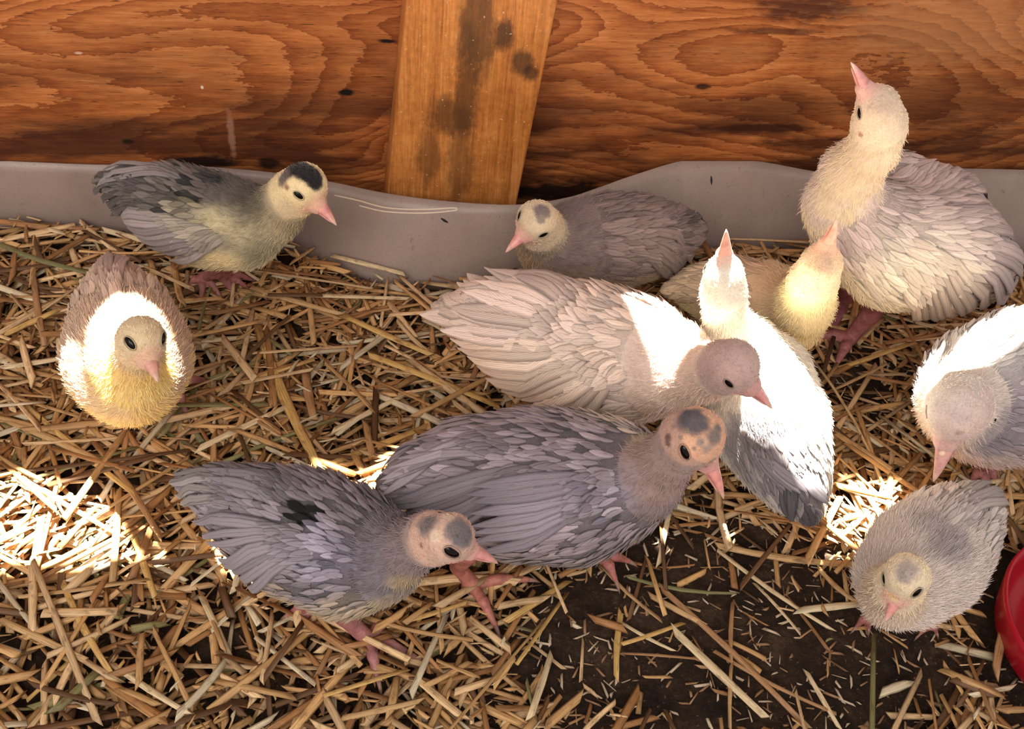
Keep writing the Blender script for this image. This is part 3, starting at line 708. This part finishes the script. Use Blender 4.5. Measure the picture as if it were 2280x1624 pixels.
    if nd:
        idx = nprs.randint(0, len(Q), nd * 2); fa = V[Q[idx]]; wts = nprs.dirichlet((1, 1, 1, 1), len(idx)); pp = (fa * wts[..., None]).sum(1)
        nrm = np.cross(fa[:, 2] - fa[:, 0], fa[:, 3] - fa[:, 1]); nrm /= np.linalg.norm(nrm, axis=1)[:, None] + 1e-9
        cen = V.mean(0); pos = []; cc = []
        tf = S['feathers'] if fr else None
        for p, nn in zip(pp, nrm):
            if len(cc) >= nd: break
            t, cq, fl = chain_t(p)
            if nn @ (p - cq) < 0: nn = -nn
            if nn @ (CAM - p) < -0.35 * np.linalg.norm(CAM - p): continue
            if fr and tf[0] < t < tf[1] and nn[2] > tf[5] + 0.1 and R_.random() < S.get('down_skip', 0.85): continue
            hdist = np.linalg.norm(p - hp)
            if hdist < hr * 1.9:
                if np.linalg.norm(p - face) < hr * 0.5 or any(np.linalg.norm(p - e) < er * 2.0 for e in eyes): continue
                L = R_.uniform(0.0009, 0.0018); fl = -fwd; k = 0.22
            else: L = R_.uniform(0.0025, 0.0055) * S.get('fluff', 1.0); k = 0.30
            d = _n(fl - nn * (fl @ nn)); d = _n(d + nn * k * R_.uniform(0.4, 1.5) + nprs.normal(0, 0.20, 3))
            p0 = p - nn * 0.0003; p1 = p + d * L * 0.5 + nn * L * 0.05; p2 = p + d * L - nn * L * 0.06
            pos += [p0, p1, p2]; cc.append(colour(p) * R_.uniform(0.92, 1.3))
        hc_ = bpy.data.hair_curves.new('down'); hc_.add_curves([3] * len(cc))
        hc_.attributes['position'].data.foreach_set('vector', (np.array(pos) - org).astype(np.float32).ravel())
        ra = hc_.attributes.get('radius') or hc_.attributes.new('radius', 'FLOAT', 'POINT')
        ra.data.foreach_set('value', np.tile([0.00020, 0.00015, 0.00003], len(cc)).astype(np.float32))
        ca = hc_.attributes.new('Col', 'FLOAT_COLOR', 'CURVE'); c4 = np.ones((len(cc), 4), np.float32); c4[:, :3] = np.clip(cc, 0, 0.95); ca.data.foreach_set('color', c4.ravel())
        hc_.materials.append(MAT['down']); o_ = bpy.data.objects.new('down', hc_); COL.objects.link(o_); o_.parent = root; o_['kind'] = 'stuff'
    # ---- legs: (hip, [hock], foot, toe tips, back toe)
    for L_ in S.get('legs', []):
        pts = [q3(t) for t in L_['leg']]; lc = np.array(L_.get('col', (0.42, 0.17, 0.15)))
        cps = [(pts[i][0], pts[i + 1][0], pts[i][1], pts[i + 1][1]) for i in range(len(pts) - 1)]
        fp, frd = pts[-1]
        tw = L_.get('tw', 13); tips = []
        for (x, y, *zz) in L_['toes']:
            te = P(x, y, zz[0] if zz else 0.009); m1 = fp + (te - fp) * 0.5 + np.array([0, 0, 0.0025]); rr = tw * depth(te) / F_PX
            cps += [(fp - np.array([0, 0, frd * 0.3]), m1, frd * 0.8, rr), (m1, te, rr, rr * 0.55)]; tips.append((m1, te, rr))
        LV, LQ = sdf_mesh(cps, 0.0007, 0.0025)
        lcol = [np.clip(lc * (1 + 0.25 * smooth_noise(v, 240, seed)), 0.01, 0.9) for v in LV]
        lo_ = link_mesh('leg', LV, LQ, MAT['leg'], root, org, cols=lcol)
        for m1, te, rr in tips:
            d = _n(te - m1); 
            tube('claw', [te, te + d * rr * 1.6 - np.array([0, 0, rr * 0.3]), te + d * rr * 2.6 - np.array([0, 0, rr * 1.0])], [rr * 0.50, rr * 0.34, rr * 0.08], MAT['lid'], lo_, org, 7)
    return root

def sphere(c, r, axes=((1, 0, 0), (0, 1, 0), (0, 0, 1)), sc=(1, 1, 1), n=14, m=20):
    ax = [np.asarray(a) for a in axes]; V = []; Fc = []
    for i in range(n + 1):
        th = math.pi * i / n
        for k in range(m):
            ph = 2 * math.pi * k / m
            V.append(np.asarray(c) + r * (ax[0] * math.sin(th) * math.cos(ph) * sc[0] + ax[1] * math.sin(th) * math.sin(ph) * sc[1] + ax[2] * math.cos(th) * sc[2]))
    for i in range(n):
        for k in range(m): Fc.append((i * m + k, (i + 1) * m + k, (i + 1) * m + (k + 1) % m, i * m + (k + 1) % m))
    return V, Fc
_lid = {}
def lidmat(c):
    if c not in _lid: _lid[c] = mat_plain('eyelid_%d' % len(_lid), c, 0.7)
    return _lid[c]

TOCAM = (0.0, -0.69, 0.72)
GREY = (0.23, 0.205, 0.235); GREYD = (0.10, 0.09, 0.10); CREAM = (0.72, 0.58, 0.36); WHITE = (0.80, 0.70, 0.63); PALE = (0.76, 0.66, 0.52)
BIRDS = [
 dict(name='A', seed=1, fvar=.34, fleck=.05, label='grey poult with a black cap and yellow face standing before the plastic strip', base=(440, 660),
   chain=[(235, 410, .088, 20), (290, 420, .088, 46), (380, 455, .080, 84), (470, 490, .076, 98), (540, 502, .076, 90), (610, 480, .090, 56), (650, 435, .112, 50), (676, 414, .124, 56)],
   beak=(750, 503, .108), neck_i=5, eyes=[(665, 436)], eye_r=.0035, up=(.15,.75,.65),
   head_col=(0.80, 0.65, 0.38), neck_col=(0.40, 0.34, 0.22), back_col=(0.15, 0.13, 0.115), belly_col=(0.62, 0.54, 0.36),
   spots=[(655, 372, 34, (0.02, 0.018, 0.02), .2), (690, 385, 30, (0.02, 0.018, 0.02), .2), (705, 408, 18, (0.02, 0.018, 0.02), .25), (630, 395, 22, (.14, .11, .09), .4), (638, 418, 7, (.35, .2, .12), .4),
          (432, 447, 20, (.012, .012, .012), .25), (465, 490, 14, (.015, .012, .012), .3), (440, 405, 20, (.03, .03, .03), .4), (480, 400, 18, (.03, .03, .03), .4), (440, 560, 90, (.62, .54, .34), .5, .9), (520, 530, 70, (.60, .52, .33), .5, .8), (495, 548, 30, (.3, .26, .2), .5, .8), (380, 540, 60, (.5, .44, .34), .5, .7), (580, 560, 50, (.3, .27, .18), .5, .7), (290, 400, 30, (.34, .29, .28), .5, .7), (250, 430, 26, (.04, .03, .03), .4), (560, 450, 50, (.09, .075, .06), .5, .7), (400, 500, 40, (.36, .32, .24), .6, .7), (372, 470, 14, (.06, .05, .05), .4), (500, 585, 40, (.74, .62, .36), .5, .9), (330, 500, 40, (.34, .30, .27), .5, .6), (640, 470, 30, (.68, .56, .36), .5)],
   feathers=(0.2, 3.2, 330, 30, 48, -0.35), down=8000,
   fans=[('wing_r', 8, (430, 500), (480, 540), (255, 440, .080), (380, 580, .058), 22, (.36, .31, .30), .003), ('wing_l', 5, (400, 375), (420, 400), (238, 398, .092), (255, 420, .088), 16, (.34, .30, .29)), ('tail', 6, (300, 400), (290, 450), (212, 405, .086), (250, 480, .072), 18, (.10, .085, .08))],
   legs=[dict(leg=[(470, 560, .055, 20), (480, 608, .030, 13), (452, 618, .014, 12)], toes=[(450, 668), (420, 640), (490, 660)], tw=9), dict(leg=[(520, 560, .055, 20), (470, 600, .030, 13), (495, 615, .016, 12)], toes=[(560, 622), (520, 655), (548, 640)], tw=9)]),
 dict(name='B', seed=2, label='pale yellow poult at the left facing forward with head bowed in the sun', base=(300, 880),
   chain=[(247, 585, .080, 16), (255, 640, .080, 52), (270, 700, .078, 96), (282, 770, .076, 122), (286, 815, .078, 122), (290, 845, .080, 92), (306, 790, .112, 50), (314, 756, .146, 57)],
   extra=[((215, 800, .070, 66), (345, 800, .072, 66))], beak=(352, 852, .140), face_r=.50, beak_w=.46, beak_col=(.70, .36, .28), neck_i=5, eyes=[(289, 765)], eye_r=.0036, up=(.45,.5,.75),
   head_col=(0.70, 0.55, 0.34), neck_col=(0.80, 0.62, 0.30), back_col=(0.62, 0.46, 0.34), belly_col=(0.84, 0.66, 0.30),
   spots=[(300, 860, 90, (.84, .64, .26), .5, .8), (250, 620, 50, (.55, .40, .32), .5, .6)], mottle=.05,
   feathers=(0.2, 2.6, 170, 40, 60, 0.25), down=12000, fluff=1.1, fans=[('tail', 5, (235, 650), (265, 650), (228, 578, .085), (262, 575, .085), 22, (.60, .42, .35))],
   legs=[dict(leg=[(350, 860, .040, 16), (388, 856, .016, 12)], toes=[(465, 848), (418, 925), (380, 900)], tw=10), dict(leg=[(240, 870, .040, 16), (235, 890, .016, 12)], toes=[(205, 930), (250, 940)], tw=10)]),
 dict(name='C', seed=3, under=.7, label='brownish grey poult crouching at the plastic strip with a grey spot on its pale crown', base=(1330, 640),
   chain=[(1548, 512, .070, 18), (1505, 520, .068, 52), (1430, 530, .064, 88), (1350, 540, .064, 100), (1270, 548, .062, 90), (1215, 545, .062, 58), (1205, 510, .085, 48), (1196, 492, .100, 50)],
   beak=(1125, 563, .085), neck_i=5, eyes=[(1156, 480), (1210, 524)], eye_r=.0032, up=(.1,.25,.95),
   head_col=(0.66, 0.54, 0.37), neck_col=(0.36, 0.29, 0.22), back_col=(0.24, 0.18, 0.165), belly_col=(0.38, 0.28, 0.18),
   spots=[(1208, 470, 20, (.22, .17, .17), .3), (1205, 490, 10, (.3, .25, .2), .4), (1170, 590, 60, (.42, .31, .19), .5, .8)],
   feathers=(0.2, 3.4, 330, 34, 56, -0.1), down=9000, fans=[('wing_l', 8, (1370, 500), (1420, 560), (1560, 508, .058), (1510, 600, .040), 26, (.29, .22, .20)), ('tail', 3, (1480, 480), (1490, 500), (1562, 505, .060), (1566, 520, .056), 16, (.10, .08, .08))],
   legs=[dict(leg=[(1190, 580, .04, 14), (1168, 608, .014, 9)], toes=[(1150, 618), (1180, 622)], tw=8, col=(.5, .36, .2)), dict(leg=[(1300, 600, .04, 14), (1290, 628, .014, 9)], toes=[(1270, 650), (1310, 652)], tw=8, col=(.5, .36, .2))]),
 dict(name='F', seed=6, label='pale yellow poult sitting behind with its beak raised beside the large standing white one', base=(1680, 760),
   chain=[(1495, 646, .046, 16), (1550, 645, .046, 44), (1620, 655, .046, 76), (1700, 680, .046, 88), (1755, 700, .052, 80), (1790, 680, .078, 62), (1812, 625, .115, 50), (1828, 588, .132, 50)],
   beak=(1864, 486, .165), neck_i=5, eyes=[(1790, 560)], eye_r=.003, up=(.3,.1,.95), snood=(1862, 520), beak_w=.43,
   head_col=(0.72, 0.52, 0.34), neck_col=(0.76, 0.64, 0.38), back_col=(0.70, 0.53, 0.35), belly_col=(0.78, 0.66, 0.38), spots=[(1835, 585, 22, (.55, .38, .28), .5, .7), (1690, 610, 60, (.66, .42, .26), .5, .6)], mottle=.05,
   feathers=(0.2, 2.8, 130, 34, 50, 0.2), down=9000, beak_col=(.75, .38, .28), fans=[],
   legs=[dict(leg=[(1720, 740, .03, 14), (1730, 760, .012, 9)], toes=[(1760, 790), (1720, 800)], tw=8)]),
 dict(name='G', seed=7, under=.75, fvar=.18, label='large cream white poult standing tall at the right with its head raised to the wall', base=(1990, 720),
   chain=[(2215, 640, .070, 26), (2170, 590, .085, 82), (2090, 560, .095, 128), (2000, 550, .100, 132), (1930, 510, .108, 112), (1880, 455, .122, 82), (1895, 385, .150, 62), (1945, 330, .180, 50), (1958, 275, .200, 55), (1955, 238, .212, 52)],
   extra=[((2000, 400, .125, 60), (2090, 470, .115, 90))], beak=(1893, 137, .235), neck_i=6, eyes=[(1913, 252)], eye_r=.0036, up=(.75,.1,.6), beak_w=.43,
   head_col=(0.74, 0.58, 0.42), neck_col=(0.74, 0.60, 0.44), back_col=(0.62, 0.50, 0.46), belly_col=(0.76, 0.64, 0.44), mottle=.10,
   spots=[(1965, 250, 34, (.60, .45, .35), .6, .7), (1916, 300, 7, (.4, .2, .12), .4), (2100, 420, 70, (.46, .34, .31), .6, .8), (2000, 600, 90, (.80, .72, .56), .6, .8), (2190, 600, 50, (.42, .31, .28), .6, .7)],
   feathers=(0.1, 4.6, 520, 34, 72, -0.45), down=11000, fluff=1.2,
   fans=[('wing_l', 9, (2040, 540), (2020, 640), (2225, 660, .060), (2060, 700, .055), 36, (.62, .50, .40), .004), ('wing_l', 7, (2080, 470), (2120, 560), (2235, 560, .080), (2238, 650, .060), 34, (.56, .44, .41), .004),
         ('back_feathers', 7, (2020, 370), (2080, 430), (2140, 395, .115), (2215, 500, .095), 34, (.52, .40, .38), .004)],
   legs=[dict(leg=[(1960, 640, .06, 44), (1945, 690, .036, 22), (1895, 750, .013, 16)], toes=[(1815, 752), (1865, 805), (1850, 765)], tw=12, col=(.40, .15, .15)), dict(leg=[(1900, 600, .07, 40), (1880, 650, .035, 20), (1870, 690, .013, 16)], toes=[(1815, 700), (1850, 735), (1830, 712)], tw=12, col=(.30, .10, .11))]),
 dict(name='E', seed=5, under=.8, label='white poult with grey rump facing the wall, its sunlit head stretched straight up', base=(1740, 1080),
   chain=[(1800, 1140, .040, 22), (1775, 1085, .042, 60), (1745, 1020, .046, 92), (1712, 940, .050, 120), (1682, 850, .054, 116), (1648, 780, .070, 76), (1615, 710, .105, 42), (1611, 650, .140, 47), (1612, 612, .152, 48)],
   beak=(1617, 510, .185), neck_i=5, low=.45, up=(0,.1,1), snood=(1612, 556), eye_r=.003, beak_w=.43,
   head_col=(0.78, 0.72, 0.60), neck_col=(0.80, 0.74, 0.62), back_col=(0.74, 0.69, 0.62), belly_col=(0.66, 0.60, 0.52),
   spots=[(1700, 1010, 85, (.21, .19, .21), .45, .95), (1650, 960, 40, (.30, .27, .28), .5, .8), (1760, 1040, 80, (.24, .21, .22), .5, .9), (1790, 1130, 50, (.08, .07, .08), .5), (1640, 1000, 60, (.34, .31, .31), .5, .8), (1740, 1110, 12, (.01, .01, .01), .3)], beak_col=(.70, .38, .30),
   feathers=(0.1, 2.9, 330, 34, 56, -0.3), down=14000, fluff=1.15,
   fans=[('wing_l', 6, (1660, 960), (1690, 1000), (1740, 1070, .05), (1795, 1100, .055), 24, (.30, .27, .29)), ('tail', 7, (1740, 1070), (1790, 1060), (1760, 1160, .035), (1815, 1105, .045), 20, (.12, .105, .12))]),
 dict(name='D', seed=4, under=.8, fvar=.12, fleck=.02, label='large white poult lying across the middle with fanned tail and a pinkish grey head', base=(1290, 900),
   chain=[(1000, 690, .075, 22), (1080, 705, .075, 66), (1190, 745, .070, 118), (1310, 780, .066, 142), (1410, 800, .072, 134), (1490, 815, .088, 98), (1560, 832, .106, 62), (1610, 820, .130, 56), (1632, 812, .142, 62)],
   beak=(1720, 912, .120), neck_i=6, face_r=.5, eyes=[(1622, 855)], eye_r=.0032, up=(.5,.45,.7),
   head_col=(0.50, 0.35, 0.31), neck_col=(0.72, 0.56, 0.46), back_col=(0.74, 0.60, 0.52), belly_col=(0.70, 0.54, 0.44), mottle=.05, beak_col=(.66, .30, .29),
   spots=[], feathers=(0.3, 4.9, 430, 40, 90, -0.45), down=8000, feather_gain=1.0,
   fans=[('tail', 8, (1120, 660), (1100, 720), (1050, 610, .090), (940, 700, .070), 44, (.76, .61, .52)), ('wing_l', 9, (1280, 690), (1230, 760), (1080, 602, .100), (985, 730, .080), 46, (.76, .60, .52), .005),
         ('wing_r', 10, (1370, 840), (1300, 780), (1260, 905, .045), (1010, 735, .070), 46, (.78, .62, .50), .005), ('wing_l', 6, (1330, 640), (1280, 690), (1090, 600, .102), (1150, 640, .098), 40, (.72, .56, .50), .005)],
   legs=[dict(leg=[(1380, 900, .03, 14), (1400, 915, .012, 9)], toes=[(1430, 935), (1400, 940)], tw=8)]),
 dict(name='H', seed=8, fvar=.25, fleck=.04, label='large blue grey poult at the centre front with a dark mottled crown', base=(1190, 1260),
   chain=[(870, 1085, .080, 24), (930, 1060, .080, 62), (1040, 1060, .076, 120), (1160, 1078, .072, 158), (1280, 1085, .072, 160), (1370, 1070, .078, 126), (1435, 1065, .092, 84), (1490, 1020, .118, 54), (1535, 975, .138, 62), (1555, 968, .142, 62)],
   beak=(1612, 1113, .108), neck_i=6, eyes=[(1524, 1008)], eye_r=.0040, up=(.6,.4,.65), beak_w=.43, beak_col=(.78, .34, .30), open=0,
   head_col=(0.70, 0.40, 0.26), neck_col=(0.33, 0.235, 0.215), back_col=(0.225, 0.185, 0.205), belly_col=(0.20, 0.16, 0.15),
   spots=[(1535, 930, 34, (.10, .085, .10), .35), (1555, 945, 24, (.13, .11, .12), .4), (1590, 975, 18, (.22, .17, .15), .5), (1575, 1000, 12, (.3, .24, .2), .5, .8), (1487, 975, 10, (.16, .09, .07), .4), (1487, 988, 8, (.16, .09, .07), .4), (1500, 950, 6, (.3, .2, .15), .4), (1530, 960, 6, (.25, .2, .15), .4), (1600, 955, 10, (.2, .17, .15), .5), (1560, 985, 9, (.3, .24, .2), .5), (1588, 1025, 10, (.33, .24, .18), .5), (1515, 975, 5, (.25, .18, .14), .4), (1545, 1000, 5, (.3, .2, .15), .4), (1570, 1040, 6, (.35, .22, .16), .4),
          (1380, 935, 50, (.40, .34, .25), .5, .7), (1440, 975, 40, (.44, .36, .26), .5, .7), (1370, 1150, 14, (.02, .02, .02), .3), (1360, 1100, 60, (.30, .27, .33), .6, .6), (1280, 1130, 60, (.30, .27, .31), .6, .5)],
   mottle=.22, feathers=(0.15, 5.7, 900, 34, 62, -0.62), down=7000, feather_gain=1.5, down_skip=.93,
   fans=[('wing_l', 8, (1080, 960), (1110, 1010), (838, 1098, .085), (900, 1030, .092), 24, (.34, .29, .31), .004), ('wing_r', 8, (1200, 1040), (1180, 1100), (850, 1112, .078), (930, 1160, .060), 30, (.27, .235, .27), .005),
         ('wing_r', 9, (1330, 1060), (1300, 1140), (1050, 1080, .10), (1080, 1180, .070), 32, (.32, .28, .33), .006)],
   legs=[dict(leg=[(1040, 1230, .045, 28), (1020, 1262, .026, 17), (1050, 1300, .013, 17)], toes=[(1175, 1291), (1102, 1392), (1030, 1320)], tw=12, col=(.50, .19, .14)), dict(leg=[(1330, 1180, .05, 26), (1345, 1225, .026, 14), (1340, 1240, .013, 14)], toes=[(1400, 1250), (1370, 1290)], tw=11, col=(.45, .17, .14))]),
 dict(name='I', seed=9, fvar=.24, fleck=.03, label='smaller blue grey poult stepping forward at the front left, black fleck on its back', base=(770, 1400),
   chain=[(425, 1075, .085, 26), (490, 1100, .082, 58), (580, 1145, .076, 100), (680, 1190, .070, 134), (775, 1230, .074, 134), (850, 1240, .083, 94), (905, 1222, .102, 56), (960, 1200, .122, 56), (1000, 1197, .132, 60)],
   beak=(1110, 1256, .112), neck_i=6, eyes=[(1006, 1231)], eye_r=.0040, up=(.15,.75,.62), beak_w=.43,
   head_col=(0.60, 0.40, 0.31), neck_col=(0.25, 0.195, 0.20), back_col=(0.19, 0.165, 0.19), belly_col=(0.40, 0.31, 0.20),
   spots=[(1030, 1190, 34, (.16, .145, .15), .3), (950, 1170, 30, (.20, .16, .16), .4), (1000, 1150, 10, (.62, .48, .36), .5), (968, 1195, 16, (.72, .56, .42), .4), (1055, 1180, 20, (.60, .47, .36), .4), (1010, 1180, 14, (.2, .17, .17), .4), (938, 1215, 7, (.3, .17, .13), .4),
          (684, 1150, 28, (.003, .003, .003), .15), (715, 1160, 26, (.003, .003, .003), .15), (700, 1142, 20, (.003, .003, .003), .15), (725, 1240, 60, (.30, .28, .34), .6, .6), (800, 1360, 60, (.40, .32, .20), .6, .7), (815, 1130, 10, (.02, .02, .02), .3)],
   mottle=.2, feathers=(0.15, 4.9, 700, 30, 52, -0.5), down=8000, feather_gain=1.4, down_skip=.9,
   fans=[('wing_r', 9, (640, 1180), (680, 1240), (462, 1128, .080), (590, 1252, .056), 24, (.30, .265, .30), .004), ('tail', 7, (520, 1060), (500, 1120), (384, 1064, .088), (436, 1108, .080), 16, (.30, .27, .26)), ('wing_l', 6, (640, 1070), (620, 1110), (470, 1050, .098), (480, 1075, .095), 24, (.25, .225, .26))],
   legs=[dict(leg=[(745, 1320, .048, 40), (765, 1372, .030, 20), (820, 1425, .012, 18)], toes=[(922, 1462), (842, 1512), (862, 1388)], tw=13, col=(.42, .18, .17)), dict(leg=[(700, 1320, .048, 34), (715, 1345, .028, 17), (690, 1355, .013, 14)], toes=[(640, 1370), (670, 1400)], tw=10, col=(.45, .18, .17))]),
 dict(name='K', seed=11, under=.75, fvar=.25, label='white and grey poult cut off by the right edge, bowing its pale head', base=(2260, 1010),
   chain=[(2560, 760, .09, 40), (2480, 790, .09, 100), (2390, 830, .085, 150), (2290, 860, .082, 168), (2200, 880, .085, 150), (2145, 895, .095, 92), (2135, 900, .120, 66), (2132, 915, .126, 68)],
   beak=(2078, 1074, .085), neck_i=5, low=.5, up=(.1,.1,1), snood=(2098, 1010), eye_r=.0034, beak_w=.43, eyes=[],
   head_col=(0.68, 0.52, 0.46), neck_col=(0.76, 0.66, 0.58), back_col=(0.44, 0.38, 0.41), belly_col=(0.50, 0.40, 0.36), beak_col=(.70, .38, .34),
   spots=[(2140, 920, 26, (.55, .43, .42), .6, .8), (2085, 895, 8, (.4, .27, .2), .4), (2135, 965, 8, (.45, .3, .26), .5), (2080, 860, 90, (.82, .78, .70), .5, .9), (2180, 760, 110, (.82, .78, .72), .5, .9), (2270, 700, 100, (.82, .78, .72), .5, .9), (2230, 960, 70, (.24, .21, .25), .6, .7)],
   feathers=(1.0, 4.3, 420, 34, 60, -0.35), down=9000, fluff=1.2, mottle=.15, fans=[],
   legs=[dict(leg=[(2180, 1000, .05, 24), (2188, 1040, .018, 14)], toes=[(2192, 1092), (2160, 1075), (2220, 1080)], tw=10, col=(.42, .17, .17))]),
 dict(name='J', seed=10, label='small white and pale grey poult at the bottom right, head down towards the soil', base=(2050, 1370),
   chain=[(2195, 1112, .062, 18), (2165, 1140, .062, 60), (2110, 1190, .058, 98), (2060, 1245, .055, 116), (2015, 1290, .056, 102), (1985, 1330, .062, 62), (2000, 1310, .088, 50), (2020, 1282, .104, 53)],
   beak=(1970, 1386, .080), neck_i=5, eyes=[(2042, 1321), (1968, 1290)], eye_r=.0034, up=(.1,.2,.95),
   head_col=(0.72, 0.60, 0.42), neck_col=(0.66, 0.54, 0.42), back_col=(0.64, 0.56, 0.51), belly_col=(0.68, 0.58, 0.50), mottle=.06,
   spots=[(2020, 1272, 26, (.38, .32, .30), .4, .9), (2110, 1210, 50, (.32, .28, .29), .6, .8), (2060, 1160, 34, (.36, .31, .31), .6, .6), (2150, 1150, 34, (.36, .31, .31), .6, .6), (1985, 1330, 14, (.75, .52, .30), .5)],
   feathers=(0.2, 2.4, 130, 34, 52, 0.1), down=14000, fluff=1.1, fans=[('wing_l', 5, (2110, 1130), (2130, 1160), (2190, 1100, .068), (2205, 1130, .062), 22, (.50, .42, .39))],
   legs=[dict(leg=[(1950, 1350, .030, 12), (1928, 1378, .012, 9)], toes=[(1908, 1395), (1935, 1398)], tw=8), dict(leg=[(2060, 1370, .030, 12), (2065, 1395, .012, 9)], toes=[(2050, 1410), (2085, 1408)], tw=8)]),
]
for S in BIRDS: make_bird(S)

# red drinker base at the right edge
def lathe(name, c, prof, mat, parent, org, seg=96):
    V = []; Fc = []; n = len(prof)
    for k in range(seg):
        a = 2 * math.pi * k / seg
        for r, z in prof: V.append((c[0] + r * math.cos(a), c[1] + r * math.sin(a), c[2] + z))
    for k in range(seg):
        for i in range(n - 1): Fc.append((k * n + i, ((k + 1) % seg) * n + i, ((k + 1) % seg) * n + i + 1, k * n + i + 1))
    return link_mesh(name, V, Fc, mat, parent, org)
lc = P(2258, 1420, 0.030); DR = rad = 0.062; c0 = np.array([lc[0] + rad * 0.995, lc[1], 0.004])
root = empty('poultry_drinker', tuple(c0)); tag(root, 'red plastic poultry drinker dish at the right edge of the straw', 'drinker')
lathe('dish', c0, [(0.0, .001), (rad * .86, .001), (rad * .95, .008), (rad, .026), (rad * .995, .029), (rad * .965, .029), (rad * .93, .012), (rad * .84, .006), (rad * .62, .006), (rad * .60, .03), (rad * .56, .032), (0, .032)], MAT['red'], root, c0)
lathe('jar', c0, [(rad * .52, .030), (rad * .53, .05), (rad * .50, .10), (rad * .44, .115), (rad * .2, .12), (0, .12)], mat_plain('white_plastic', (.7, .7, .68), .3), root, c0)
